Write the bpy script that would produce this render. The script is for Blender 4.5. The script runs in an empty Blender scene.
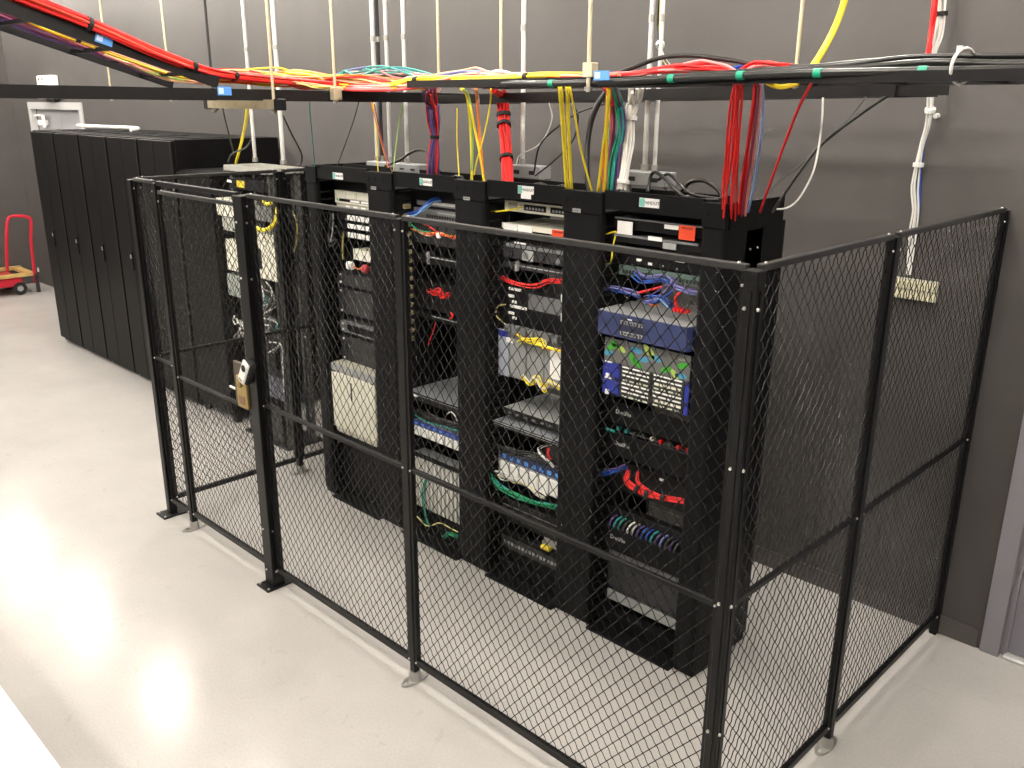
import bpy, math, random
import numpy as np
from mathutils import Vector, Matrix

random.seed(7)
scene = bpy.context.scene
col = scene.collection

# ------------------------------------------------------------------ camera, world, exposure
F_PX, PITCH, YAW, ROLL = 888.36, 0.3062, -0.7777, 0.0057
CAM = np.array([1.2465, -2.2359, 2.6])
fw = np.array([math.sin(YAW) * math.cos(PITCH), math.cos(YAW) * math.cos(PITCH), -math.sin(PITCH)])
rt = np.array([math.cos(YAW), -math.sin(YAW), 0.0])
up = np.cross(rt, fw)
r2 = rt * math.cos(ROLL) + up * math.sin(ROLL)
u2 = -rt * math.sin(ROLL) + up * math.cos(ROLL)
cd = bpy.data.cameras.new('camera')
cd.sensor_fit = 'HORIZONTAL'; cd.sensor_width = 36.0; cd.lens = F_PX / 1024 * 36.0
cd.clip_start = 0.02
cam = bpy.data.objects.new('camera', cd); col.objects.link(cam)
M = Matrix(((r2[0], u2[0], -fw[0], CAM[0]), (r2[1], u2[1], -fw[1], CAM[1]), (r2[2], u2[2], -fw[2], CAM[2]), (0, 0, 0, 1)))
cam.matrix_world = M
scene.camera = cam

w = bpy.data.worlds.new('world'); scene.world = w; w.use_nodes = True
w.node_tree.nodes['Background'].inputs[0].default_value = (0.02, 0.02, 0.02, 1)
vs = scene.view_settings
vs.view_transform = 'Standard'; vs.look = 'None'; vs.gamma = 1.0; vs.use_curve_mapping = False
vs.exposure = 0.0

LIGHT_W = 425.0
LIGHT_COL = (1.0, 0.93, 0.835)
LAMP_Z = 4.2
LAMP_ROWS = (1.3, -1.14, -3.58)
LAMP_COLS = [-12.9 + 2.44 * k for k in range(7)]


def ray(px, py):
    return fw * F_PX + r2 * (px - 512) - u2 * (py - 384)


def atY(px, py, y):
    d = ray(px, py); t = (y - CAM[1]) / d[1]; return CAM + t * d


def atX(px, py, x):
    d = ray(px, py); t = (x - CAM[0]) / d[0]; return CAM + t * d


def atZ(px, py, z):
    d = ray(px, py); t = (z - CAM[2]) / d[2]; return CAM + t * d


# ------------------------------------------------------------------ materials
MATS = {}


def mat(name, color, rough=0.5, metal=0.0, var=0.0, vscale=8.0, bump=0.0, bscale=60.0, spec=0.5, emit=None, estr=0.0, coat=0.0, rvar=0.0):
    if name in MATS: return MATS[name]
    m = bpy.data.materials.new(name); m.use_nodes = True
    nt = m.node_tree; b = nt.nodes['Principled BSDF']
    b.inputs['Base Color'].default_value = (*color, 1)
    b.inputs['Roughness'].default_value = rough
    b.inputs['Metallic'].default_value = metal
    b.inputs['Specular IOR Level'].default_value = spec
    b.inputs['Coat Weight'].default_value = coat
    if emit:
        b.inputs['Emission Color'].default_value = (*emit, 1); b.inputs['Emission Strength'].default_value = estr
    tc = nt.nodes.new('ShaderNodeTexCoord')
    if var > 0 or rvar > 0:
        n = nt.nodes.new('ShaderNodeTexNoise'); n.inputs['Scale'].default_value = vscale; n.inputs['Detail'].default_value = 6
        nt.links.new(tc.outputs['Object'], n.inputs['Vector'])
        if var > 0:
            r = nt.nodes.new('ShaderNodeValToRGB')
            r.color_ramp.elements[0].position = 0.3; r.color_ramp.elements[1].position = 0.7
            r.color_ramp.elements[0].color = (*[max(0, c * (1 - var)) for c in color], 1)
            r.color_ramp.elements[1].color = (*[min(1, c * (1 + var)) for c in color], 1)
            nt.links.new(n.outputs['Fac'], r.inputs['Fac']); nt.links.new(r.outputs['Color'], b.inputs['Base Color'])
        if rvar > 0:
            mr = nt.nodes.new('ShaderNodeMapRange'); mr.inputs['To Min'].default_value = rough * (1 - rvar); mr.inputs['To Max'].default_value = rough * (1 + rvar)
            nt.links.new(n.outputs['Fac'], mr.inputs['Value']); nt.links.new(mr.outputs['Result'], b.inputs['Roughness'])
    if bump > 0:
        n2 = nt.nodes.new('ShaderNodeTexNoise'); n2.inputs['Scale'].default_value = bscale; n2.inputs['Detail'].default_value = 4
        bp = nt.nodes.new('ShaderNodeBump'); bp.inputs['Strength'].default_value = bump; bp.inputs['Distance'].default_value = 0.01
        nt.links.new(tc.outputs['Object'], n2.inputs['Vector']); nt.links.new(n2.outputs['Fac'], bp.inputs['Height']); nt.links.new(bp.outputs['Normal'], b.inputs['Normal'])
    MATS[name] = m
    return m


# floor: sealed concrete with faint mottling, scuffs
def floor_material():
    m = bpy.data.materials.new('sealed_concrete'); m.use_nodes = True; nt = m.node_tree; b = nt.nodes['Principled BSDF']
    L = nt.links.new; N = nt.nodes.new
    tc = N('ShaderNodeTexCoord')
    n1 = N('ShaderNodeTexNoise'); n1.inputs['Scale'].default_value = 1.3; n1.inputs['Detail'].default_value = 8; n1.inputs['Roughness'].default_value = 0.6
    n2 = N('ShaderNodeTexNoise'); n2.inputs['Scale'].default_value = 90; n2.inputs['Detail'].default_value = 3
    n3 = N('ShaderNodeTexNoise'); n3.inputs['Scale'].default_value = 9; n3.inputs['Detail'].default_value = 8; n3.inputs['Distortion'].default_value = 1.5
    for n in (n1, n2, n3): L(tc.outputs['Object'], n.inputs['Vector'])
    r1 = N('ShaderNodeValToRGB'); e = r1.color_ramp.elements
    e[0].position = 0.3; e[0].color = (0.465, 0.45, 0.432, 1); e[1].position = 0.72; e[1].color = (0.535, 0.517, 0.496, 1)
    L(n1.outputs['Fac'], r1.inputs['Fac'])
    r2_ = N('ShaderNodeValToRGB'); e = r2_.color_ramp.elements
    e[0].position = 0.35; e[0].color = (0.93, 0.93, 0.93, 1); e[1].position = 0.62; e[1].color = (1.0, 1.0, 1.0, 1)
    L(n2.outputs['Fac'], r2_.inputs['Fac'])
    mx = N('ShaderNodeMix'); mx.data_type = 'RGBA'; mx.blend_type = 'MULTIPLY'; mx.inputs[0].default_value = 1
    L(r1.outputs['Color'], mx.inputs[6]); L(r2_.outputs['Color'], mx.inputs[7])
    r3 = N('ShaderNodeValToRGB'); e = r3.color_ramp.elements
    e[0].position = 0.27; e[0].color = (0.86, 0.85, 0.83, 1); e[1].position = 0.36; e[1].color = (1, 1, 1, 1)
    L(n3.outputs['Fac'], r3.inputs['Fac'])
    mx2 = N('ShaderNodeMix'); mx2.data_type = 'RGBA'; mx2.blend_type = 'MULTIPLY'; mx2.inputs[0].default_value = 0.6
    L(mx.outputs[2], mx2.inputs[6]); L(r3.outputs['Color'], mx2.inputs[7])
    L(mx2.outputs[2], b.inputs['Base Color'])
    mr = N('ShaderNodeMapRange'); mr.inputs['To Min'].default_value = 0.14; mr.inputs['To Max'].default_value = 0.22
    L(n1.outputs['Fac'], mr.inputs['Value']); L(mr.outputs['Result'], b.inputs['Roughness'])
    bp = N('ShaderNodeBump'); bp.inputs['Strength'].default_value = 0.05; bp.inputs['Distance'].default_value = 0.01
    L(n3.outputs['Fac'], bp.inputs['Height']); L(bp.outputs['Normal'], b.inputs['Normal'])
    b.inputs['Specular IOR Level'].default_value = 0.24
    return m


M_FLOOR = floor_material()
M_WALL = mat('wall_paint', (0.085, 0.0795, 0.077), 0.55, var=0.06, vscale=3, bump=0.12, bscale=180, spec=0.3)
M_WALL2 = mat('wall_paint_side', (0.085, 0.078, 0.076), 0.65, var=0.06, vscale=3, bump=0.12, bscale=180, spec=0.3)
M_BASEB = mat('vinyl_base', (0.10, 0.092, 0.088), 0.5, var=0.05)
M_CEIL = mat('ceiling_paint', (0.75, 0.74, 0.72), 0.8, var=0.05, vscale=2)
M_DOOR = mat('door_paint', (0.36, 0.36, 0.38), 0.45, var=0.03)
M_DOORF = mat('door_frame_paint', (0.27, 0.262, 0.29), 0.4, var=0.03)
M_DOORP = mat('door_leaf_paint', (0.23, 0.22, 0.26), 0.45, var=0.03)
M_BLK = mat('fence_black', (0.003, 0.003, 0.0034), 0.42, var=0.2, vscale=30, spec=0.3)
M_RAIL_SHEEN = mat('rail_black_sheen', (0.02, 0.02, 0.02), 0.42, var=0.2, vscale=30, spec=0.5)  # fence black lightened for top rails: sheen of overhead lamps put into the colour
M_WIRE = mat('wire_black', (0.0022, 0.0022, 0.0024), 0.2, spec=0.42)
M_RACK = mat('rack_black', (0.004, 0.004, 0.0048), 0.5, var=0.15, vscale=20, bump=0.04, bscale=400, spec=0.2)
M_RACK2 = mat('manager_black', (0.0045, 0.0046, 0.0054), 0.5, var=0.1, vscale=14, bump=0.05, bscale=300, spec=0.16)
M_CAB = mat('cabinet_black', (0.0032, 0.0028, 0.003), 0.48, var=0.2, vscale=6, bump=0.03, bscale=300, spec=0.16)
M_CAB2 = mat('cabinet_seam_grey', (0.013, 0.0125, 0.013), 0.45, var=0.1, spec=0.25)
M_TRAY = mat('tray_black', (0.008, 0.0073, 0.0078), 0.45, var=0.15, vscale=15, spec=0.25)
M_GALV = mat('galvanised', (0.45, 0.44, 0.42), 0.38, 0.75, var=0.12, vscale=25)
M_ZINC = mat('zinc_bolt', (0.85, 0.84, 0.80), 0.3, 0.85)
M_EMT = mat('conduit_steel', (0.74, 0.74, 0.73), 0.35, 0.25, var=0.06, vscale=10)
M_ROD = mat('threaded_rod', (0.60, 0.54, 0.38), 0.38, 0.6, var=0.08, vscale=40, bump=0.3, bscale=600)
M_STRUT = mat('gold_strut', (0.40, 0.34, 0.22), 0.42, 0.5, var=0.15, vscale=30)
M_GREYBOX = mat('grey_steel_box', (0.36, 0.37, 0.38), 0.45, 0.3, var=0.05)
M_CREAM = mat('cream_plastic', (0.80, 0.78, 0.66), 0.5, var=0.03)
M_CREAM2 = mat('beige_steel', (0.50, 0.485, 0.40), 0.5, var=0.03)
M_WHITE = mat('white_paper', (0.94, 0.94, 0.92), 0.6)
M_WHITEP = mat('white_plastic', (0.88, 0.88, 0.85), 0.4)
M_DGREY = mat('dark_grey_gear', (0.035, 0.035, 0.038), 0.45, var=0.08, spec=0.3)
M_MGREY = mat('mid_grey_gear', (0.17, 0.175, 0.18), 0.45, var=0.05)
M_LGREY = mat('light_grey_gear', (0.36, 0.37, 0.37), 0.45, var=0.05)
M_GBLK = mat('gear_black', (0.006, 0.006, 0.007), 0.42, var=0.1, spec=0.25)
M_PORT = mat('port_dark', (0.006, 0.006, 0.006), 0.6)
M_NAVY = mat('navy_steel', (0.032, 0.045, 0.135), 0.42, var=0.06)
M_BLUE = mat('royal_blue', (0.022, 0.035, 0.30), 0.4, var=0.05)
M_LBLUE = mat('light_blue_print', (0.10, 0.32, 0.80), 0.4)
M_TEAL = mat('teal_print', (0.20, 0.55, 0.48), 0.4)
M_TEXT = mat('print_black', (0.01, 0.01, 0.01), 0.6)
M_TEXTW = mat('print_white', (0.62, 0.62, 0.60), 0.6)
M_REDTAG = mat('orange_red_tag', (0.80, 0.07, 0.02), 0.5)
M_BRASS = mat('brass_latch', (0.42, 0.31, 0.11), 0.32, 0.8, var=0.1)
M_BRONZE = mat('bronze_plate', (0.09, 0.07, 0.05), 0.4, 0.5)
M_STRAP = mat('strap_black', (0.008, 0.008, 0.008), 0.7)
M_TAPEG = mat('green_tape', (0.0, 0.30, 0.18), 0.4)
M_REDP = mat('red_paint', (0.48, 0.012, 0.03), 0.35, var=0.08)
M_WOOD = mat('yellow_wood', (0.52, 0.34, 0.12), 0.5, var=0.15, vscale=12)
M_RUB = mat('rubber', (0.01, 0.01, 0.01), 0.7)
M_TABLE = mat('white_laminate', (0.88, 0.88, 0.87), 0.35, var=0.01)
M_LEAFG = mat('leaf_green', (0.05, 0.38, 0.03), 0.4)
M_LEAFY = mat('leaf_lime', (0.42, 0.58, 0.12), 0.4)
M_LEAFB = mat('leaf_blue', (0.07, 0.30, 0.48), 0.4)
M_YEL = mat('yellow_label', (0.75, 0.58, 0.04), 0.45)
M_LAMP = mat('lamp_housing', (0.5, 0.5, 0.5), 0.4, 0.4)
M_DIFF = mat('lamp_diffuser', (0.9, 0.9, 0.88), 0.4, emit=LIGHT_COL, estr=25.0)
M_TAN = mat('tan_clip', (0.30, 0.25, 0.13), 0.5)

CABLE = {
    'olive': (0.28, 0.24, 0.07), 'red_lamplit': (0.88, 0.07, 0.04), 'red': (0.72, 0.018, 0.018), 'orange': (0.75, 0.20, 0.02), 'yellow': (0.97, 0.80, 0.04), 'lemon': (0.82, 0.74, 0.30),  # brighter of the two reds: light of nearby lamps put into the colour
    'blue': (0.02, 0.075, 0.40), 'sky': (0.22, 0.42, 0.72), 'green': (0.01, 0.28, 0.12), 'teal': (0.03, 0.30, 0.28),
    'white': (0.78, 0.77, 0.73), 'grey': (0.35, 0.35, 0.34), 'black': (0.010, 0.010, 0.010), 'violet': (0.10, 0.06, 0.20),
    'pink': (0.72, 0.25, 0.25), 'plum': (0.24, 0.05, 0.09), 'peach': (0.80, 0.48, 0.28), 'dgrey': (0.06, 0.06, 0.06),
    'periwinkle': (0.17, 0.18, 0.42), 'lime': (0.35, 0.55, 0.12),
}


def cmat(c):
    return mat('cable_' + c, CABLE[c], 0.28 if c == 'black' else 0.42, spec=0.5 if c == 'black' else 0.4)


# ------------------------------------------------------------------ mesh builder
class MB:
    def __init__(s):
        s.v = []; s.f = []; s.sm = []

    def add(s, vs, fs, smooth=False):
        o = len(s.v); s.v += [tuple(map(float, a)) for a in vs]
        for f in fs: s.f.append(tuple(i + o for i in f)); s.sm.append(smooth)
        return s

    def box(s, x0, x1, y0, y1, z0, z1, ch=0.0):
        if x1 < x0: x0, x1 = x1, x0
        if y1 < y0: y0, y1 = y1, y0
        if z1 < z0: z0, z1 = z1, z0
        if ch <= 0:
            V = [(x0, y0, z0), (x1, y0, z0), (x1, y1, z0), (x0, y1, z0), (x0, y0, z1), (x1, y0, z1), (x1, y1, z1), (x0, y1, z1)]
            F = [(3, 2, 1, 0), (4, 5, 6, 7), (0, 1, 5, 4), (1, 2, 6, 5), (2, 3, 7, 6), (3, 0, 4, 7)]
            return s.add(V, F)
        c = min(ch, (x1 - x0) * .45, (y1 - y0) * .45, (z1 - z0) * .45)
        # chamfered on all edges: 24 verts
        V = []
        for z, e in ((z0, 1), (z0 + c, 0), (z1 - c, 0), (z1, 1)):
            i = c if e else 0
            V += [(x0 + c, y0 + i, z), (x1 - c, y0 + i, z), (x1 - i, y0 + c, z), (x1 - i, y1 - c, z),
                  (x1 - c, y1 - i, z), (x0 + c, y1 - i, z), (x0 + i, y1 - c, z), (x0 + i, y0 + c, z)]
        F = [tuple(range(7, -1, -1)), tuple(range(24, 32))]
        for k in range(3):
            for j in range(8):
                a = k * 8 + j; b = k * 8 + (j + 1) % 8
                F.append((a, b, b + 8, a + 8))
        return s.add(V, F)

    def prism(s, pts, axis, a0, a1):
        """polygon pts (2D) extruded along axis 'x'|'y'|'z'"""
        n = len(pts)
        def P(p, a):
            if axis == 'x': return (a, p[0], p[1])
            if axis == 'y': return (p[0], a, p[1])
            return (p[0], p[1], a)
        V = [P(p, a0) for p in pts] + [P(p, a1) for p in pts]
        F = [tuple(range(n - 1, -1, -1)), tuple(range(n, 2 * n))] + [(i, (i + 1) % n, n + (i + 1) % n, n + i) for i in range(n)]
        return s.add(V, F)

    def cyl(s, p0, p1, r0, r1=None, n=12, smooth=True, cap=True):
        p0 = Vector(p0); p1 = Vector(p1); r1 = r0 if r1 is None else r1
        d = (p1 - p0).normalized(); a = Vector((0, 0, 1)) if abs(d.z) < .9 else Vector((1, 0, 0))
        u = d.cross(a).normalized(); w_ = d.cross(u)
        V = []
        for p, r in ((p0, r0), (p1, r1)):
            for i in range(n):
                t = 2 * math.pi * i / n; V.append(p + (u * math.cos(t) + w_ * math.sin(t)) * r)
        s.add(V, [(i, (i + 1) % n, n + (i + 1) % n, n + i) for i in range(n)], smooth)
        if cap: s.add(V, [tuple(range(n - 1, -1, -1)), tuple(range(n, 2 * n))])
        return s

    def tube(s, pts, r, n=6, closed=False):
        pts = [Vector(p) for p in pts]; N = len(pts); V = []; prev = None
        for i, p in enumerate(pts):
            if closed: d = pts[(i + 1) % N] - pts[i - 1]
            else: d = pts[min(i + 1, N - 1)] - pts[max(i - 1, 0)]
            if d.length < 1e-9: d = Vector((0, 0, 1))
            d.normalize()
            if prev is None:
                a = Vector((0, 0, 1)) if abs(d.z) < .9 else Vector((1, 0, 0)); u = d.cross(a).normalized()
            else:
                u = (prev - d * prev.dot(d))
                u = u.normalized() if u.length > 1e-6 else d.cross(Vector((0, 0, 1))).normalized()
            prev = u; w_ = d.cross(u)
            for k in range(n):
                t = 2 * math.pi * k / n; V.append(p + (u * math.cos(t) + w_ * math.sin(t)) * r)
        F = []
        for i in range(N if closed else N - 1):
            for k in range(n):
                a = i * n + k; b = i * n + (k + 1) % n; j = ((i + 1) % N) * n
                F.append((a, b, j + (k + 1) % n, j + k))
        s.add(V, F, True)
        if not closed: s.add(V[:n] + V[-n:], [tuple(range(n - 1, -1, -1)), tuple(range(n, 2 * n))])
        return s

    def build(s, name, m, parent=None, loc=None):
        me = bpy.data.meshes.new(name)
        me.from_pydata(s.v, [], s.f); me.update()
        if any(s.sm): me.polygons.foreach_set('use_smooth', s.sm)
        me.materials.append(m)
        o = bpy.data.objects.new(name, me); col.objects.link(o)
        if parent is not None:
            o.parent = parent
            if parent.type == 'EMPTY':
                L = parent.location
            else:
                L = wloc(parent)
            me.transform(Matrix.Translation((-L[0], -L[1], -L[2])))
        elif loc is not None:
            me.transform(Matrix.Translation((-loc[0], -loc[1], -loc[2]))); o.location = loc
        return o


def wloc(o):
    L = Vector((0, 0, 0))
    while o is not None:
        L = L + Vector(o.location); o = o.parent
    return L


def box(name, m, parent, *a, ch=0.0):
    return MB().box(*a, ch=ch).build(name, m, parent)


def tag(o, label, cat, group=None, kind=None):
    o['label'] = label
    if cat: o['category'] = cat
    if group: o['group'] = group
    if kind: o['kind'] = kind
    return o


def thing(name, label, cat, loc, group=None):
    e = bpy.data.objects.new(name, None); col.objects.link(e); e.location = loc; e.empty_display_size = 0.1
    return tag(e, label, cat, group)


def struct(o, label=None):
    o['kind'] = 'structure'
    if label: o['label'] = label
    return o


def cr(pts, per=8):
    P = [np.array(p, float) for p in pts]
    if len(P) == 2: return [P[0] + (P[1] - P[0]) * t for t in np.linspace(0, 1, per + 1)]
    P = [2 * P[0] - P[1]] + P + [2 * P[-1] - P[-2]]
    out = []
    for i in range(1, len(P) - 2):
        for k in range(per):
            t = k / per; a, b, c, d = P[i - 1:i + 3]
            out.append(0.5 * ((2 * b) + (-a + c) * t + (2 * a - 5 * b + 4 * c - d) * t * t + (-a + 3 * b - 3 * c + d) * t ** 3))
    out.append(P[-2]); return out


_txt = {}


def text(s, size, m, parent, loc, rot=(math.pi / 2, 0, 0), name='lettering', depth=0.0003, center=True):
    key = (s, size, center)
    if key not in _txt:
        cu = bpy.data.curves.new('t', 'FONT'); cu.body = s; cu.size = size; cu.extrude = depth; cu.resolution_u = 2
        if center: cu.align_x = 'CENTER'; cu.align_y = 'CENTER'
        o = bpy.data.objects.new('t', cu); col.objects.link(o)
        dg = bpy.context.evaluated_depsgraph_get()
        me = bpy.data.meshes.new_from_object(o.evaluated_get(dg)); me.name = 'lettering'
        bpy.data.objects.remove(o); bpy.data.curves.remove(cu); _txt[key] = me
    me = _txt[key].copy(); me.materials.clear(); me.materials.append(m)
    o = bpy.data.objects.new(name, me); col.objects.link(o)
    o.parent = parent; o.location = Vector(loc) - wloc(parent); o.rotation_euler = rot
    return o


def clone(src, parent, loc):
    """share-mesh copy of a part at a world location"""
    o = src.copy(); col.objects.link(o); o.parent = parent
    o.location = Vector(loc) - (wloc(parent) if parent else Vector((0, 0, 0)))
    return o


# =================================================================== ROOM
XL, XR, YB, YF, ZC = -13.05, 6.5, 2.165, -9.0, 4.6
struct(MB().box(XL - .2, XR + .2, YF - .2, YB + .2, -0.12, 0).build('floor', M_FLOOR), 'glossy sealed concrete floor with ceiling light reflections')
struct(MB().box(XL - .2, XR + .2, YF - .2, YB + .2, ZC, ZC + .1).build('ceiling', M_CEIL))
# back wall with a real opening for the right door (x .31..1.25) and the far double door
DX0, DX1, DZ1 = 0.300, 1.25, 2.44
LX0, LX1, LZ1 = -12.28, -10.56, 2.50
bw = MB()
bw.box(XL - .2, LX0, YB, YB + .2, 0, ZC); bw.box(LX0, LX1, YB, YB + .2, LZ1, ZC)
bw.box(LX1, DX0, YB, YB + .2, 0, ZC); bw.box(DX0, DX1, YB, YB + .2, DZ1, ZC); bw.box(DX1, XR + .2, YB, YB + .2, 0, ZC)
struct(bw.build('wall_back', M_WALL), 'tall grey painted wall behind the racks')
struct(MB().box(XL - .2, XL, YF, YB, 0, ZC).build('wall_left', M_WALL2))
struct(MB().box(XR, XR + .2, YF, YB, 0, ZC).build('wall_right', M_WALL2))
struct(MB().box(XL - .2, XR + .2, YF - .2, YF, 0, ZC).build('wall_front', M_WALL2))
bb = MB(); bb.box(LX1 + .08, DX0 - .1, YB - .006, YB, 0, .105); bb.box(LX1 + .08, DX0 - .1, YB - .009, YB, .1, .106)
bb.box(DX1 + .1, XR, YB - .006, YB, 0, .105)
struct(bb.build('baseboard_back', M_BASEB))
struct(MB().box(XL, XL + .006, YF, YB, 0, .105).build('baseboard_left', M_BASEB))

# right door: frame + recessed leaf + threshold
d1 = thing('door_1', 'grey painted steel door in a grey frame right of the cage', None, ((DX0 + DX1) / 2, YB, 0)); struct(d1)
fr = MB()
for xx in ((DX0 - .08, DX0 + .006), (DX1 - .006, DX1 + .08)): fr.box(xx[0], xx[1], YB - .015, YB + .03, 0, DZ1 + .08)
fr.box(DX0 + .006, DX1 - .006, YB - .015, YB + .03, DZ1 - .006, DZ1 + .08)
fr.box(DX0, DX0 + .022, YB + .03, YB + .16, 0, DZ1); fr.box(DX1 - .022, DX1, YB + .03, YB + .16, 0, DZ1)
fr.build('door_frame', M_DOORF, d1)
box('stop_strip', M_DOORF, d1, DX0 + .022, DX0 + .034, YB + .02, YB + .036, .02, DZ1)
lf = box('door_leaf', M_DOORP, d1, DX0 + .025, DX1 - .025, YB + .037, YB + .082, .022, DZ1 - .003)
box('threshold', M_EMT, d1, DX0 + .024, DX1 - .024, YB - .01, YB + .14, 0, .018, ch=.005)
h = MB().cyl((DX1 - .11, YB + .037, 1.0), (DX1 - .11, YB - .012, 1.0), .012); h.box(DX1 - .22, DX1 - .1, YB - .017, YB - .002, .99, 1.01); h.build('handle', M_EMT, lf)

# far double door
d2 = thing('door_2', 'far grey double door in a pale frame at the left end of the back wall', None, ((LX0 + LX1) / 2, YB, 0)); struct(d2)
fr = MB()
for xx in ((LX0 - .08, LX0 + .01), (LX1 - .01, LX1 + .08)): fr.box(xx[0], xx[1], YB - .02, YB + .05, 0, LZ1 + .08)
fr.box(LX0 + .01, LX1 - .01, YB - .02, YB + .05, LZ1 - .01, LZ1 + .08)
fr.build('door_frame', mat('pale_frame', (0.50, 0.50, 0.50), .4), d2)
mid = (LX0 + LX1) / 2
for a, b in ((LX0 + .005, mid - .003), (mid + .003, LX1 - .005)):
    l = box('door_leaf', M_DOOR, d2, a, b, YB + .06, YB + .105, .01, LZ1 - .005)
cl = MB().box(LX0 + .15, LX0 + .42, YB + .0, YB + .055, 2.28, 2.35, ch=.01); cl.box(LX0 + .12, LX0 + .45, YB - .02, YB + .0, 2.40, 2.42); cl.box(LX0 + .42, LX0 + .46, YB - .03, YB + .0, 2.26, 2.42)
cl.build('door_closer', M_WHITEP, d2)
# emergency light box over the far door
e = thing('emergency_light', 'white wall box mounted above the far double door', 'emergency light', (-11.4, YB, 2.65))
box('housing', M_WHITEP, e, -11.64, -11.14, YB - .1, YB, 2.67, 2.905, ch=.015)
for k in (-11.54, -11.42): MB().cyl((k, YB - .1, 2.86), (k, YB - .106, 2.86), .015, n=8).build('indicator', M_DGREY, e)
box('lens_bar', M_WHITEP, e, -11.66, -11.12, YB - .12, YB, 2.62, 2.665, ch=.01)
box('mounting_plate', M_DGREY, e, -11.5, -11.25, YB - .05, YB, 2.58, 2.62)


# =================================================================== CEILING LAMPS
def make_lamp(x, y, i, j):
    t = thing('ceiling_lamp', 'round globe ceiling lamp, %s from left in the row %s' % (('first', 'second', 'third', 'fourth', 'fifth', 'sixth', 'seventh')[i], ('nearest the back wall', 'above the front of the cage', 'behind the camera')[j]), 'lamp', (x, y, LAMP_Z), 'round ceiling lamps hung in rows')
    MB().cyl((x, y, LAMP_Z + .30), (x, y, LAMP_Z + .20), .06, .13, n=20).build('housing', M_LAMP, t)
    MB().cyl((x, y, LAMP_Z + .30), (x, y, ZC), .012, n=6).build('stem', M_LAMP, t)
    g = MB(); n = 8; rr = .11
    for q in range(n):
        a0_, a1_ = math.pi * q / n - math.pi / 2, math.pi * (q + 1) / n - math.pi / 2
        g.cyl((x, y, LAMP_Z + rr * math.sin(a0_)), (x, y, LAMP_Z + rr * math.sin(a1_)), max(rr * math.cos(a0_), .0005), max(rr * math.cos(a1_), .0005), n=16, cap=False)
    g.build('globe', M_DIFF, t)
    ld = bpy.data.lights.new('lamp_light', 'POINT'); ld.shadow_soft_size = .125; ld.energy = LIGHT_W; ld.color = LIGHT_COL
    lo = bpy.data.objects.new('lamp_light', ld); col.objects.link(lo); lo.parent = t; lo.location = (0, 0, 0)


for j, y in enumerate(LAMP_ROWS):
    for i, x in enumerate(LAMP_COLS): make_lamp(x, y, i, j)

# =================================================================== FENCE
FH = 2.172
PIT = 0.066
bolt_src = None


def bolt(parent, loc, axis='y', s=1.0):
    """zinc bolt head, shared mesh"""
    global bolt_src
    if bolt_src is None:
        bolt_src = bpy.data.meshes.new('bolt')
        b = MB().cyl((0, 0, 0), (0, 0, .007), .0085, .0065, n=8, smooth=False)
        bolt_src.from_pydata(b.v, [], b.f); bolt_src.materials.append(M_ZINC)
    o = bpy.data.objects.new('bolt', bolt_src); col.objects.link(o); o.parent = parent
    o.location = Vector(loc) - wloc(parent)
    o.rotation_euler = {'-y': (math.pi / 2, 0, 0), 'y': (-math.pi / 2, 0, 0), 'x': (0, math.pi / 2, 0), '-x': (0, -math.pi / 2, 0), 'z': (0, 0, 0)}[axis]
    o.scale = (s, s, s)
    return o


def wire_mesh(W, z0, z1, org, axis):
    """woven diamond mesh W wide between z0 and z1; org = start point; axis 'x' or 'y'"""
    R, AMP = 0.0019, 0.0018
    KU = 0.82          # diamonds are taller than wide
    W = W / KU
    H = z1 - z0; V = []; F = []; hp = PIT / 2

    q4 = hp / 4
    kmin = int(math.floor(-W / PIT)) - 1; kmax = int(math.ceil((H + W) / PIT)) + 1
    for fam in (0, 1):
        for k in range(kmin, kmax + 1):
            c = k * PIT
            if fam == 0: u0, u1 = max(0, -c), min(W, H - c)
            else: u0, u1 = max(0, c - H), min(W, c)
            if u1 - u0 < .004: continue
            n0 = math.ceil(u0 / q4 - 1e-6); n1 = math.floor(u1 / q4 + 1e-6)
            us = [u0] + [n * q4 for n in range(n0, n1 + 1) if u0 + 1e-4 < n * q4 < u1 - 1e-4] + [u1]
            base = len(V)
            for u in us:
                v = u + c if fam == 0 else c - u
                # crossing index along wire: u = j*hp
                ph = u / hp
                wv = AMP * (.5 * math.cos(math.pi * ph) * (1 if fam == 0 else -1) + math.sin(2 * math.pi * ph))
                s = 1 if fam == 0 else -1
                du, dv = -s * .773 * R / KU, .634 * R
                for (a, b_) in ((1, 0), (0, 1), (-1, 0), (0, -1)):
                    V.append((u + du * a, wv + R * b_, v + dv * a))
            for i in range(len(us) - 1):
                for q in range(4):
                    a = base + i * 4 + q; b = base + i * 4 + (q + 1) % 4
                    F.append((a, b, b + 4, a + 4))
    b = MB(); A = np.array(V); A[:, 0] *= KU
    if axis == 'x': P = np.stack([org[0] + A[:, 0], org[1] + A[:, 1], z0 + A[:, 2]], 1)
    else: P = np.stack([org[0] + A[:, 1], org[1] + A[:, 0], z0 + A[:, 2]], 1)
    b.v = [tuple(x) for x in P.tolist()]; b.f = F; b.sm = [True] * len(F)
    return b


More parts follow.
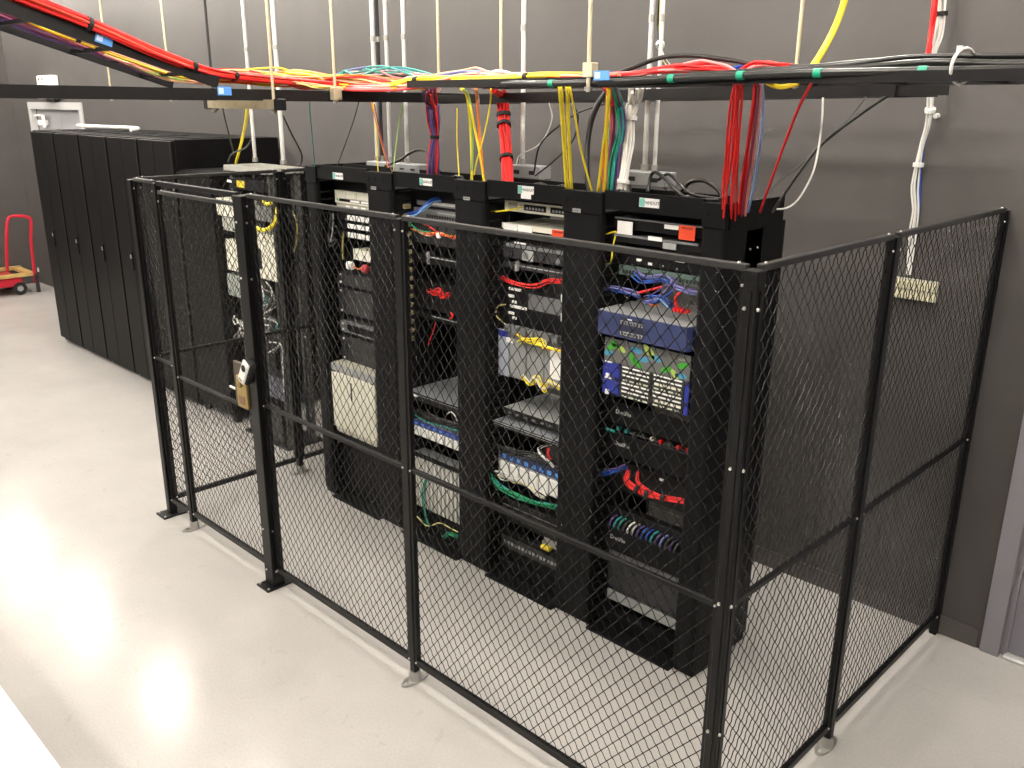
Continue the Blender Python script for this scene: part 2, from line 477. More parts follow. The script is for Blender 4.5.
def panel(name, label, axis, a0, a1, fixed, top=FH, bot=0.095, midz=1.08, cat='fence panel', tw=0.015, group=None):
    """framed woven-wire panel along axis from a0 to a1"""
    loc = ((a0 + a1) / 2, fixed, 0) if axis == 'x' else (fixed, (a0 + a1) / 2, 0)
    t = thing(name, label, cat, loc, group)
    def rail(nm, za, zb, th):
        b = MB()
        if axis == 'x': b.box(a0, a1, fixed - th, fixed + th, za, zb, ch=.002)
        else: b.box(fixed - th, fixed + th, a0, a1, za, zb, ch=.002)
        return b.build(nm, M_RAIL_SHEEN if nm == 'top_rail' else M_BLK, t)
    rail('top_rail', top - .02, top, .012); rail('bottom_rail', bot, bot + .032, .012); rail('middle_rail', midz - .011, midz + .011, .0085)
    for s0, s1 in ((a0, a0 + tw), (a1 - tw, a1)):
        b = MB()
        if axis == 'x': b.box(s0, s1, fixed - .012, fixed + .012, bot + .032, top - .02)
        else: b.box(fixed - .012, fixed + .012, s0, s1, bot + .032, top - .02)
        b.build('stile', M_BLK, t)
    org = (a0 + tw, fixed, 0) if axis == 'x' else (fixed, a0 + tw, 0)
    o = wire_mesh(a1 - a0 - 2 * tw, bot + .032, top - .02, org, axis).build('wire_mesh', M_WIRE, t)
    o['kind'] = 'stuff'
    out = '-y' if axis == 'x' else 'x'
    for aa in (a0 + .0075, a1 - .0075):
        for zz in (bot + .016, midz, top - .06):
            p = (aa, fixed - .012, zz) if axis == 'x' else (fixed + .012, aa, zz)
            bolt(t, p, out, .62)
    for aa in (a0 + .03, a1 - .03):
        p = (aa, fixed, top) if axis == 'x' else (fixed, aa, top)
        bolt(t, p, 'z', .6)
    return t


XA, XP2, XG, XM, YS, YW = -4.10, -3.79, -2.822, -1.585, 0.945, 2.145
panel('mesh_fence', 'narrow black mesh fence panel at the far left front corner of the cage', 'x', XA + .03, XP2 - .022, 0)
panel('mesh_fence', 'black mesh fence panel between the heavy gate post and the slim front post', 'x', XG + .047, XM - .018, 0)
panel('mesh_fence', 'wide black mesh fence panel at the front right beside the corner post', 'x', XM + .018, -.024, 0)
panel('mesh_fence', 'black mesh side panel between the near corner post and middle side post', 'y', .024, YS - .021, 0)
panel('mesh_fence', 'black mesh side panel between the middle side post and back wall on the right', 'y', YS + .021, YW - .021, 0)
panel('mesh_fence', 'black mesh panel of the far left side just behind the front corner', 'y', .03, .98 - .021, XA)
panel('mesh_fence', 'black mesh panel of the far left side next to the back wall', 'y', .98 + .021, YW - .021, XA)
gate = panel('cage_gate', 'black mesh cage gate with brass latch plate at its right edge', 'x', XP2 + .026, XG - .05, 0, top=2.12, bot=.10, midz=1.02, cat='gate')
# latch on the gate (near its right stile)
g0, g1 = XG - .045, XG - .185
box('latch_plate', M_BRONZE, gate, g1 - .02, g0, -.03, -.012, 1.04, 1.28, ch=.003)
lp = box('latch_box', M_BRASS, gate, g1 + .035, g0 - .002, -.05, -.03, 1.04, 1.215, ch=.004)
MB().cyl((g1 + .085, -.05, 1.17), (g1 + .085, -.06, 1.17), .016, n=12).build('lock_cylinder', mat('brass_dark', (.30, .22, .08), .35, .8), lp)
box('warning_sticker', mat('sticker_brown', (.20, .10, .05), .5), lp, g1 + .055, g1 + .115, -.0515, -.05, 1.06, 1.105)
MB().cyl((g1 - .02, -.02, 1.115), (g1 - .09, -.02, 1.115), .007, n=8).build('latch_bolt', M_ZINC, gate)
# header rail above the gate
hd = thing('gate_header', 'thin black header rail over the cage gate', 'rail', ((XP2 + XG) / 2, 0, 2.146))
box('header_rail', M_BLK, hd, XP2 + .024, XG - .047, -.014, .014, 2.146, FH, ch=.002)


def post(label, x, y, wx, wy, foot='flange', h=FH - .012):
    t = thing('fence_post', label, 'post', (x, y, 0), None)
    z0 = {'flange': .05, 'plate': .012}.get(foot, 0)
    MB().box(x - wx / 2, x + wx / 2, y - wy / 2, y + wy / 2, z0, h, ch=.003).build('shaft', M_BLK, t)
    if foot == 'flange':
        b = MB(); b.cyl((x, y, .008), (x, y, .055), .031, .026, n=14)
        n = 16
        pts = [(x + .062 * math.cos(2 * math.pi * i / n) * (1.25 if foot else 1), y + .034 * math.sin(2 * math.pi * i / n)) for i in range(n)]
        if wx < 0: pass
        pts = [(x + (p[1] - y) * .9 + (p[0] - x) * -.0, y + (p[0] - x) * 1.05) for p in pts]
        b.prism(pts, 'z', 0, .009)
        f = b.build('flange_foot', M_GALV, t)
        for s in (-1, 1): bolt(f, (x, y + s * .058, .009), 'z', .9)
    elif foot == 'plate':
        f = MB().box(x - .06, x + .06, y - .085, y + .085, 0, .012, ch=.002).build('base_plate', M_BLK, t)
        for sx in (-.045, .045):
            for sy in (-.07, .07): bolt(f, (x + sx, y + sy, .012), 'z', .9)
    return t


post('black corner post at the far left front of the cage', XA, 0, .05, .05, 'plate')
post('slim black gate hinge post with grey floor flange', XP2, 0, .038, .038)
gp = post('heavy black gate post carrying the keypad, with bolted floor plate', XG, 0, .086, .074, 'plate')
post('slim black front post between the two large front mesh panels', XM, 0, .034, .034)
cp = post('black corner post nearest the camera with paired bolts', 0, 0, .046, .046, 'plate')
post('slim black side post with grey floor flange on the right', 0, YS, .038, .038)
post('black end post of the right side fence against the back wall', 0, YW, .036, .036, None)
post('slim black post midway along the far left side of the cage', XA, .98, .038, .038)
post('black end post of the far left side fence against the back wall', XA, YW, .036, .036, None)
for zz in (.14, .62, 1.10, 1.56, 2.05):
    bolt(cp, (-.012, -.023, zz), '-y', .75); bolt(cp, (.023, -.012, zz), 'x', .75)
for zz in (.10, .35, 1.75, 2.03):
    bolt(gp, (XG - .02, -.037, zz), '-y', .7); bolt(gp, (XG + .043, -.015, zz), 'x', .7)
box('channel_lip', M_BLK, cp, -.006, .006, -.026, -.023, .05, 2.1)
box('channel_lip', M_BLK, cp, .023, .026, -.006, .006, .05, 2.1)

# keypad / card reader on the gate post
kp = thing('card_reader', 'small white and black card reader tilted on the heavy gate post', 'card reader', (XG + .0, -.0425, 1.2))
def tilted(o):
    o.rotation_euler = (0, math.radians(32), 0)
c0 = (XG + .005, -.037, 1.265)
kp.location = c0
a = MB().box(-.04, .03, -.035, 0, -.075, .075, ch=.008).build('housing', M_STRAP, None); a.parent = kp
b = MB().box(-.036, .026, -.052, -.035, -.07, .07, ch=.009).build('face_cover', M_WHITEP, None); b.parent = kp
c = MB().cyl((-.004, -.052, .03), (-.004, -.0545, .03), .019, n=16).build('round_button', M_STRAP, None); c.parent = kp
d = MB().box(-.02, .012, -.0535, -.052, -.055, -.045).build('marking', M_MGREY, None); d.parent = kp
tilted(kp)

# =================================================================== RACK ROW
RX = {1: (-3.575, -3.06), 2: (-2.815, -2.30), 3: (-2.055, -1.54), 4: (-1.295, -.78)}
YR = 1.06            # rail plane of the racks
RN = {1: 'first', 2: 'second', 3: 'third', 4: 'nearest'}
HDR0, HDR1 = 2.150, 2.232


def nameplate(parent, x, z, y, s=1.0):
    p = box('name_plate', M_WHITE, parent, x - .052 * s, x + .052 * s, y - .003, y, z - .019 * s, z + .019 * s)
    box('logo_square', M_TEAL, p, x - .050 * s, x - .024 * s, y - .0045, y - .003, z - .017 * s, z + .017 * s)
    text('PANDUIT', .0195 * s, M_TEXT, p, (x + .014 * s, y - .0036, z))
    return p


def rack(k):
    x0, x1 = RX[k]; n = RN[k]
    t = thing('equipment_rack', 'black open equipment rack, %s in the row from the %s' % ({1: 'first', 2: 'second', 3: 'second', 4: 'first'}[k], 'left' if k < 3 else 'right'), 'rack', ((x0 + x1) / 2, 1.12, 0), 'equipment racks in the cage')
    for s in (0, 1):
        xa = x0 if s == 0 else x1 - .03
        b = MB(); b.box(xa, xa + .03, YR, YR + .004, .0, 2.13); b.box(xa if s == 0 else xa + .026, xa + .004 if s == 0 else xa + .03, YR, YR + .10, 0, 2.13)
        b.box(xa, xa + .03, YR + .096, YR + .10, 0, 2.13)
        u = b.build('upright', M_RACK, t)
    # rail holes column (dark relief)
    box('top_bar', M_RACK, t, x0 + .03, x1 - .03, YR, YR + .1, 2.07, 2.13)
    b = MB().box(x0, x1, YR - .06, YR + .0, .0, .09); b.box(x0, x1, YR - .16, YR - .06, 0, .012); b.box(x0, x1, YR + .1, YR + .26, .0, .012); b.box(x0, x1, YR + .1, YR + .16, 0, .09)
    b.build('base_angle', M_RACK, t)
    hdr = MB().box(x0 - .0, x1 + .0, .928, .945, HDR0, HDR1); hdr.box(x0, x1, .945, 1.12, HDR0 + .02, HDR0 + .026); hdr.box(x0, x1, 1.12, 1.13, HDR0, HDR1)
    hd_ = hdr.build('header_trough', M_RACK2, t)
    nx = {1: atY(338, 176, .928), 2: atY(426, 182, .928), 3: atY(526, 190, .928), 4: atY(649.5, 203, .928)}[k]
    nameplate(hd_, nx[0], nx[2], .928)
    if k == 3: box('paper_sticker', M_WHITE, hd_, nx[0] - .03, nx[0] + .035, .9245, .928, nx[2] - .042, nx[2] - .019)
    return t


RACKS = {k: rack(k) for k in RX}

VC = [(-3.695, -3.575), (-3.06, -2.815), (-2.30, -2.055), (-1.54, -1.295), (-.78, -.66)]
vlab = ['narrow black cable manager at the far left end of the rack row', 'wide black cable manager between the two leftmost equipment racks',
        'wide black cable manager in the middle of the rack row', 'wide black cable manager left of the blue appliance', 'narrow black cable manager at the right end of the rack row']
VMS = []
for i, (x0, x1) in enumerate(VC):
    t = thing('cable_manager', vlab[i], 'cable manager', ((x0 + x1) / 2, 1.16, 0), 'vertical cable managers of the rack row'); VMS.append(t)
    g = .003
    # front door, slightly curved (rounded vertical edges)
    def door(ya, yb, sgn):
        n = 5; r = .025; pts = []
        if sgn < 0:
            for q in range(n + 1):
                a_ = math.pi + (math.pi / 2) * q / n; pts.append((x0 + g + r + r * math.cos(a_), ya + r + r * math.sin(a_)))
            for q in range(n + 1):
                a_ = 1.5 * math.pi + (math.pi / 2) * q / n; pts.append((x1 - g - r + r * math.cos(a_), ya + r + r * math.sin(a_)))
            pts += [(x1 - g, yb), (x0 + g, yb)]
        else:
            pts = [(x0 + g, ya), (x1 - g, ya), (x1 - g, yb), (x0 + g, yb)]
        return MB().prism(pts, 'z', .045, 2.118)
    dr = door(.915, .95, -1).build('door', M_RACK2, t)
    door(1.385, 1.41, 1).build('rear_door', M_RACK2, t)
    b = MB()
    if i in (0, 4):
        # solid outer side panels: front and rear halves with a seam
        xo = (x0 + g, x0 + .012) if i == 0 else (x1 - .012, x1 - g)
        MB().box(*xo, .952, 1.1545, .03, 2.222).build('side_panel', M_RACK2, t)
        MB().box(*xo, 1.1555, 1.384, .03, 2.222).build('side_panel', M_RACK2, t)
        if i == 4:
            for zz in (2.02, .4):
                bolt(t, (x1 - g, 1.125, zz), 'x', .6); bolt(t, (x1 - g, 1.185, zz), 'x', .6)
    spine = MB().box(x0 + g, x1 - g, 1.09, 1.22, .02, 2.1); spine.build('spine', M_RACK, t)
    # base and cap
    bs = MB().box(x0 + g, x1 - g, .93, 1.40, 0, .045, ch=.01); bs.build('base', M_RACK, t)
    cpb = MB().box(x0 + g, x1 - g, .917, .945, 2.1195, 2.222, ch=.003); cpb.box(x0 + .014, x1 - .014, .953, 1.38, 2.122, 2.132)
    for xx in np.linspace(x0 + .03, x1 - .03, 4 if x1 - x0 > .2 else 2): cpb.box(xx - .005, xx + .005, .9155, .917, 2.165, 2.19)
    cpb.build('cap', M_RACK2, t)
    # fingers towards the racks
    fm = MB()
    for side in ((0,) if i == 4 else (1,) if i == 0 else (0, 1)):
        xs = x0 + g if side == 0 else x1 - g - .006
        for zz in np.arange(.10, 2.06, .0445):
            fm.box(xs, xs + .006, .953, 1.088, zz, zz + .011)
    f = fm.build('cable_fingers', M_GBLK, t); f['kind'] = 'stuff'
    if x1 - x0 > .2:
        c_ = atY({1: 373.5, 2: 466.5, 3: 576.5}[i], {1: 188, 2: 198.5, 3: 210.5}[i], .913)
        p = box('name_plate', M_LGREY, t, c_[0] - .024, c_[0] + .024, .9125, .915, c_[2] - .0085, c_[2] + .0085)
        text('PANDUIT', .0095, M_TEXT, p, (c_[0], .912, c_[2]))

# tan clips visible down the left inside of rack two
t = thing('clip_strip', 'column of tan cable clips inside the second rack from the left', 'cable clips', (RX[2][0] + .02, 1.0, 1.2))
box('backing_strip', M_GBLK, t, RX[2][0] + .004, RX[2][0] + .024, 1.03, 1.055, 1.2, 2.06)
for z in np.arange(1.24, 2.06, .052):
    box('clip', M_TAN, t, RX[2][0] + .002, RX[2][0] + .028, .985, 1.03, z, z + .026, ch=.004)


# ---------------------------------------------------------------- gear helpers
def zz(px, py, y): return float(atY(px, py, y)[2])


def gear(k, name, label, cat, yf, z0, z1, body, face=None, depth=.30, wide=.445, ears=True, cx=None, x0=None, x1=None):
    a, b = RX[k]; c = (a + b) / 2 if cx is None else cx
    xa = c - wide / 2 if x0 is None else x0; xb = c + wide / 2 if x1 is None else x1
    t = thing(name, label, cat, (c, yf, z0), 'gear mounted in the equipment racks')
    box('chassis', body, t, xa, xb, yf + .004, yf + depth, z0, z1, ch=.002)
    fo = box('face_plate', face or body, t, xa - (.019 if ears else 0), xb + (.019 if ears else 0), yf, yf + .004, z0, z1)
    return t, xa, xb, fo


def ports(parent, xa, xb, y, z0, z1, n, m=None, gap=.3, name='port_row'):
    b = MB(); w_ = (xb - xa) / n
    for i in range(n): b.box(xa + i * w_ + w_ * gap / 2, xa + (i + 1) * w_ - w_ * gap / 2, y - .0015, y, z0, z1)
    o = b.build(name, m or M_PORT, parent); o['kind'] = 'stuff'; return o


def cable_path(name, parent, pts, r, c, n=6, per=7):
    b = MB().tube(cr(pts, per), r, n); return b.build(name, cmat(c), parent)


def loose(label, pts, r, c, cat='cable', name='cable', group=None, per=8):
    P = cr(pts, per); b = MB().tube(P, r, 8)
    o = b.build(name, cmat(c), None, loc=tuple(P[0])); tag(o, label, cat, group); return o


def bundle(label, pts, cols, spread, r, ties=(), name='cable_bundle', cat='cable bundle', wander=.6, seed=1, per=7, group=None, tie_m=None, flat=1.0, n=5):
    rnd = random.Random(seed); P = cr(pts, per)
    t = thing(name, label, cat, tuple(P[0]), group); N = len(P)
    sp = spread if isinstance(spread, (list, tuple)) else [spread] * 2
    base = []
    for i in range(N):
        d = P[min(i + 1, N - 1)] - P[max(i - 1, 0)]; d = d / (np.linalg.norm(d) + 1e-9)
        h_ = np.array([0, 0, 1.0]) if abs(d[2]) < .85 else np.array([.7, -.7, 0])
        u = np.cross(d, h_); u /= np.linalg.norm(u); v = np.cross(u, d)
        base.append((u, v))
    cnt = len(cols)
    for j, c in enumerate(cols):
        rr = math.sqrt((j + .5) / cnt); a = j * 2.39996 + rnd.random() * .5
        ph = rnd.random() * 6.28; fr_ = rnd.uniform(.5, 1.6)
        Q = []
        for i in range(N):
            s = i / (N - 1); S = np.interp(s, np.linspace(0, 1, len(sp)), sp)
            aa = a + wander * math.sin(ph + fr_ * 6.28 * s); k2 = rr * (1 + .25 * wander * math.sin(ph * 2 + 5 * s * fr_))
            u, v = base[i]
            Q.append(P[i] + u * math.cos(aa) * S * k2 + v * math.sin(aa) * S * k2 * flat)
        MB().tube(Q, r, n).build('cable', cmat(c), t)
    for s in ties:
        i = int(round(s * (N - 1))); i = max(1, min(N - 2, i)); d = P[i + 1] - P[i - 1]; d = d / np.linalg.norm(d)
        S = np.interp(s, np.linspace(0, 1, len(sp)), sp) + r * 1.6
        u, v = base[i]; ring = 14; V = []; 
        for e_ in (-.009, .009):
            for q in range(ring):
                an = 6.2832 * q / ring; V.append(P[i] + d * e_ + u * math.cos(an) * S + v * math.sin(an) * S * max(flat, .35))
        MB().add(V, [(q, (q + 1) % ring, ring + (q + 1) % ring, ring + q) for q in range(ring)] + [tuple(range(ring - 1, -1, -1)), tuple(range(ring, 2 * ring))]).build('strap', tie_m or M_STRAP, t)
    return t


def A(px, py, y): return atY(px, py, y)


def mix(*a):
    out = []
    for c, n in a: out += [c] * n
    random.Random(len(out)).shuffle(out); return out


# ---------------------------------------------------------------- RACK 4 (nearest, right)
k = 4; x0, x1 = RX[4]; cx4 = (x0 + x1) / 2
z1 = zz(650, 219, .985); z0 = zz(650, 232, .985)
t, xa, xb, fo = gear(4, 'rack_shelf', 'dark rack shelf with white label and orange tag high in the nearest rack', 'shelf', .985, z0, z1 - .006, M_DGREY, M_GBLK, depth=.30)
box('top_edge', M_LGREY, t, xa, xb, 1.10, 1.13, z1 - .006, z1 + .002)
box('front_lip', M_MGREY, t, xa - .01, xb + .01, 0.977, 0.985, z1 - .012, z1 - .006)
c = A(625, 229, .97); box('white_card', M_WHITE, t, c[0] - .042, c[0] + .042, 0.968, 0.972, c[2] - .035, c[2] + .034)
c = A(671.5, 227.5, .97); box('white_label', M_WHITE, t, c[0] - .036, c[0] + .036, 0.968, 0.972, c[2] - .008, c[2] + .010)
c = A(687, 233, .955); o = box('orange_tag', M_REDTAG, t, c[0] - .040, c[0] + .040, .954, .956, c[2] - .03, c[2] + .03)
text('DANGER', .014, M_TEXT, o, (c[0], .9535, c[2] + .019))
box('tag_stem', M_MGREY, t, c[0] - .004, c[0] + .004, 0.956, .985, c[2] + .022, c[2] + .028)
z1 = zz(650, 237.5, .97); z0 = zz(650, 246, .97)
t, xa, xb, fo = gear(4, 'network_switch', 'thin dark switch with white sticker below the orange tag', 'switch', .97, z0, z1, M_DGREY, M_GBLK, depth=.28)
box('front_edge', M_MGREY, t, xa, xb, .962, .97, z1 - .01, z1)
c = A(655, 239, .96); box('white_label', M_WHITE, t, c[0] - .036, c[0] + .036, .958, .962, c[2] - .008, c[2] + .010)
c = A(669.5, 246.5, .96); box('grey_label', M_LGREY, t, c[0] - .034, c[0] + .034, .958, .962, c[2] - .012, c[2] + .014)
z1 = zz(650, 252, 1.03); z0 = zz(650, 267, 1.03)
t, xa, xb, fo = gear(4, 'network_switch', 'black switch with small white markings just under the fence top rail', 'switch', 1.03, z0, z1, M_GBLK)
for (px, py, w_) in ((639, 260, .028), (650, 264, .022), (680, 261, .05)):
    c = A(px, py, 1.029); box('marking', M_WHITE, fo, c[0] - w_ / 2, c[0] + w_ / 2, 1.0285, 1.03, c[2] - .006, c[2] + .006)
for (px, py) in ((663, 266), (677, 269)):
    c = A(px, py, 1.029); box('indicator', M_ZINC, fo, c[0] - .004, c[0] + .004, 1.0285, 1.03, c[2] - .004, c[2] + .004)
z1 = zz(650, 269, 1.03); z0 = zz(650, 279, 1.03)
t, xa, xb, fo = gear(4, 'patch_panel', 'patch panel with grey green strip above the blue cable tangle', 'patch panel', 1.03, z0, z1, M_DGREY, mat('green_grey', (.10, .15, .13), .4), depth=.06, wide=.44)
ports(fo, xa, xb, 1.03, z0 + .008, z0 + .024, 24)
# cables in front of the patch panel
bundle('tangle of blue patch cables above the navy appliance', [A(634, 272, 1.0), A(645, 280, .97), A(665, 279, .96), A(672, 286, .95), A(655, 299, .94), A(646, 301, .95)], ['blue', 'periwinkle', 'blue', 'periwinkle', 'blue', 'blue', 'violet'], .022, .0036, seed=3, cat='cables')
bundle('blue patch cables curving right above the navy appliance', [A(650, 298, .95), A(660, 297, .94), A(668, 303, .94), A(672, 309, .96)], ['blue', 'blue', 'sky', 'blue'], .014, .0036, seed=4, cat='cables')
bundle('periwinkle patch cables coming out of the manager beside the blue tangle', [A(605, 288, 1.03), A(615, 289, .99), A(628, 292, .96), A(640, 296, .95)], ['periwinkle', 'violet', 'blue', 'periwinkle', 'violet'], .014, .0045, seed=5, cat='cables')
bundle('periwinkle patch cables at the right of the blue tangle', [A(671, 283, .96), A(682, 289, .95), A(697, 292, .97)], ['periwinkle', 'violet', 'periwinkle'], .012, .005, seed=6, cat='cables')
loose('short red patch cable slanting through the blue tangle', [A(638, 293, .95), A(650, 290, .94), A(662, 287, .95)], .006, 'red')
loose('red patch cable looping down at the right of the blue tangle', [A(681, 292, .95), A(676, 297, .94), A(676, 304, .94), A(679, 310, .96)], .0065, 'red')
loose('short orange cable lying on top of the navy appliance', [A(646, 301, .95), A(652, 305, .94), A(657, 305, .94)], .005, 'orange')
c = A(681, 310, .95); t = thing('cable_plugs', 'cluster of small red plugs at the right of the navy appliance top', 'plugs', tuple(c))
for q in range(4): box('plug', cmat('red'), t, c[0] - .04 + q * .02, c[0] - .027 + q * .02, .945, .975, c[2] - .012, c[2] + .006 - q * .001)

# navy appliance (protruding, bevelled top)
TL = A(601.3, 311, .90); BL = A(601.3, 328.3, .90); TR = A(684.8, 326.5, .90)
nz1 = float((TL[2] + TR[2]) / 2); nz0 = nz1 - .108
nx0, nx1 = -1.285, -.80
t = thing('network_appliance', 'navy blue network appliance with grey top in the nearest rack', 'appliance', (cx4, .9, nz0), 'gear mounted in the equipment racks')
pts = [(nx0, .90), (nx1, .90), (nx1 + .012, .925), (nx1 + .012, 1.30), (nx0 - .005, 1.30), (nx0 - .005, .925)]
MB().prism(pts, 'z', nz0, nz1).build('chassis', M_NAVY, t)
MB().prism([(nx0 + .004, .905), (nx1 - .003, .905), (nx1 + .008, .928), (nx1 + .008, 1.29), (nx0, 1.29), (nx0, .928)], 'z', nz1, nz1 + .003).build('top_cover', M_LGREY, t)
fp = box('port_field', mat('navy_dark', (.02, .025, .06), .45), t, nx0 + .125, nx0 + .265, .8985, .9, nz0 + .008, nz1 - .012)
ports(fp, nx0 + .13, nx0 + .26, .8985, nz1 - .042, nz1 - .026, 7, M_LGREY, .25); ports(fp, nx0 + .13, nx0 + .26, .8985, nz0 + .014, nz0 + .032, 7, M_LGREY, .25)
ports(fp, nx0 + .135, nx0 + .255, .8975, nz1 - .040, nz1 - .030, 7, M_PORT, .55); ports(fp, nx0 + .135, nx0 + .255, .8975, nz0 + .017, nz0 + .027, 7, M_PORT, .55)
box('white_marking', M_WHITE, fp, nx0 + .165, nx0 + .195, .8975, .8985, nz1 - .02, nz1 - .014)

# leaf-pattern chassis
yf = .945
TLz = zz(607.3, 336.5, yf); BLz = zz(605.5, 390, yf); TRz = zz(685.7, 355.6, yf); BRz = zz(685, 417.6, yf)
cz1 = (TLz + TRz) / 2; cz0 = (BLz + BRz) / 2
gx0, gx1 = -1.275, -.80
t = thing('chassis_switch', 'chassis switch with colourful leaf print strip and white line cards', 'switch', (cx4, yf, cz0), 'gear mounted in the equipment racks')
box('chassis', M_DGREY, t, gx0, gx1, yf + .004, 1.30, cz0, cz1, ch=.002)
lz = cz1 - .115
bz = box('print_strip', mat('strip_grey', (.13, .13, .125), .45), t, gx0, gx1, yf, yf + .004, lz, cz1)
leaves = [(.03, .035, 'g', 35), (.055, .015, 'g', -20), (.09, .03, 'y', -25), (.012, .07, 'b', 10), (.19, .02, 'b', -5), (.255, .003, 'y', -50), (.28, .02, 'y', -60), (.165, .07, 'g', -60), (.2, .09, 'g', -35), (.24, .06, 'b', 10), (.31, .04, 'b', -10), (.37, .085, 'g', 20), (.42, .1, 'y', -45), (.455, .10, 'b', 0), (.43 + .03, .045, 'g', 15)]
LW_ = gx1 - gx0
for (u, v, cc, an) in leaves:
    x_ = gx0 + .01 + u * (LW_ - .05) / .46; z_ = cz1 - .014 - v * .85; an = math.radians(an); n = 10; L_ = .033; W_ = .015
    pts = []
    for q in range(n):
        a_ = 2 * math.pi * q / n; lx = L_ * math.cos(a_); lzz = W_ * math.sin(a_) * (1 - .3 * abs(math.cos(a_)))
        pts.append((min(max(x_ + lx * math.cos(an) - lzz * math.sin(an), gx0), gx1), z_ + lx * math.sin(an) + lzz * math.cos(an)))
    MB().prism(pts, 'y', yf - .0012, yf).build('leaf_print', {'g': M_LEAFG, 'y': M_LEAFY, 'b': M_LEAFB}[cc], bz)
text('VDX', .018, M_TEXTW, bz, (gx1 - .045, yf - .001, cz1 - .025))
bp = box('power_module', M_BLUE, t, gx0 - .002, gx0 + .095, yf - .004, yf + .004, cz0 + (lz - cz0) * .5 + .003, lz - .002)
bp2 = box('power_module', M_BLUE, t, gx0 - .002, gx0 + .095, yf - .004, yf + .004, cz0, cz0 + (lz - cz0) * .5 - .003)
for o_, zc_ in ((bp, cz0 + (lz - cz0) * .75), (bp2, cz0 + (lz - cz0) * .25)):
    box('handle', M_WHITEP, o_, gx0 + .02, gx0 + .04, yf - .012, yf - .004, zc_ - .04, zc_ - .018)
    box('marking', M_WHITEP, o_, gx0 + .01, gx0 + .05, yf - .0055, yf - .004, zc_ + .035, zc_ + .042)
    ports(o_, gx0 + .05, gx0 + .09, yf - .004, zc_ - .045, zc_ - .03, 3, M_PORT)
rows = 8; rh = (lz - cz0) / rows
for r_ in range(rows):
    for h_ in (0, 1):
        xa_ = gx0 + .10 + h_ * (LW_ - .12) / 2 + .002; xb_ = gx0 + .10 + (h_ + 1) * (LW_ - .12) / 2 - .004
        cdm = box('line_card', mat('card_dark', (.03, .035, .03), .4), t, xa_, xb_, yf - .003, yf + .004, lz - (r_ + 1) * rh + .0015, lz - r_ * rh - .0015)
        if r_ in (3, 7): ports(cdm, xa_ + .006, xb_ - .006, yf - .003, lz - r_ * rh - rh * .75, lz - r_ * rh - rh * .35, 4, mat('cream_pin', (.55, .56, .45), .4), .35)
        elif h_ == 1 and r_ in (2, 6): ports(cdm, xa_ + .012, xb_ - .006, yf - .003, lz - r_ * rh - rh * .8, lz - r_ * rh - rh * .2, 5, M_CREAM, .2)
        else: ports(cdm, xa_ + .006, xb_ - .006, yf - .003, lz - r_ * rh - rh * .62, lz - r_ * rh - rh * .22, 2 if r_ % 2 else 3, M_WHITEP, .12)
box('side_trim', M_BLUE, t, gx1 - .018, gx1 + .004, yf - .004, yf + .004, cz0, lz - .01)


def hman(k, label, ztop, zbot, mark=True, yf=1.0):
    a, b = RX[k]
    t = thing('horizontal_manager', label, 'cable manager', ((a + b) / 2, yf, zbot), 'horizontal cable managers')
    box('cover', M_RACK2, t, a + .012, b - .012, yf, yf + .006, zbot, ztop, ch=.002)
    box('tray', M_GBLK, t, a + .02, b - .02, yf + .006, YR, zbot + .01, zbot + .016)
    if mark: text('DualFlo', .03, M_TEXTW, t, (a + .105, yf - .0005, ztop - (ztop - zbot) * .45))
    return t


# managers & panels below
hman(4, 'black horizontal manager with white lettering right under the line cards', zz(640, 408, 1.0), zz(640, 431, 1.0))
t, xa, xb, fo = gear(4, 'patch_panel', 'black patch panel with tiny red and green plugs between two lettered managers', 'patch panel', 1.045, zz(640, 438, 1.04), zz(640, 429, 1.04), M_GBLK, M_GBLK, depth=.05)
fz = zz(640, 437, 1.04)
box('label_strip', M_LGREY, fo, xa + .05, xb - .05, 1.0435, 1.045, fz, fz + .004)
for q, c in enumerate(['teal', 'teal', 'dgrey', 'dgrey', 'white', 'red', 'dgrey', 'red', 'red']):
    x_ = xa + .02 + q * .05; box('plug', cmat(c), fo, x_, x_ + .014, 1.015, 1.045, fz + .008, fz + .026)
c_ = A(610, 432, 1.0); loose('small green cable loop beside the lettered horizontal managers', [c_ + (-.02, 0, .012), c_ + (.0, -.02, .02), c_ + (.022, 0, .01), c_ + (.012, .01, -.008)], .007, 'teal')
hman(4, 'black lettered horizontal manager above the red cable bundle', zz(640, 440, 1.0), zz(640, 464, 1.0))
t, xa, xb, fo = gear(4, 'network_switch', 'black switch behind the drooping red cables in the nearest rack', 'switch', 1.05, zz(640, 497, 1.05), zz(640, 468, 1.05), M_GBLK, M_GBLK)
c = A(661, 480, 1.045); box('white_label', M_WHITE, fo, c[0] - .012, c[0] + .012, 1.048, 1.05, c[2] - .006, c[2] + .006)
bundle('red cable bundle drooping across the lower part of the nearest rack', [A(629, 470, 1.02), A(627, 482, .99), A(640, 491, .97), A(660, 497, .96), A(688, 502, .96)], ['red'] * 8, [.012, .016, .012, .014], .0038, ties=(.45, .62, .8), seed=9, wander=.4)
bundle('short red cables curving down beside the drooping red bundle', [A(638, 472, 1.02), A(638, 482, .99), A(648, 491, .97), A(660, 496, .965)], ['red'] * 4, .010, .0038, seed=10, wander=.4)
bundle('dark blue cables entering the nearest rack from its left manager', [A(594, 471, 1.04), A(604, 473, 1.01), A(616, 470, .99), A(626, 466, 1.0)], ['blue', 'violet', 'blue', 'violet', 'blue'], .016, .005, seed=11)
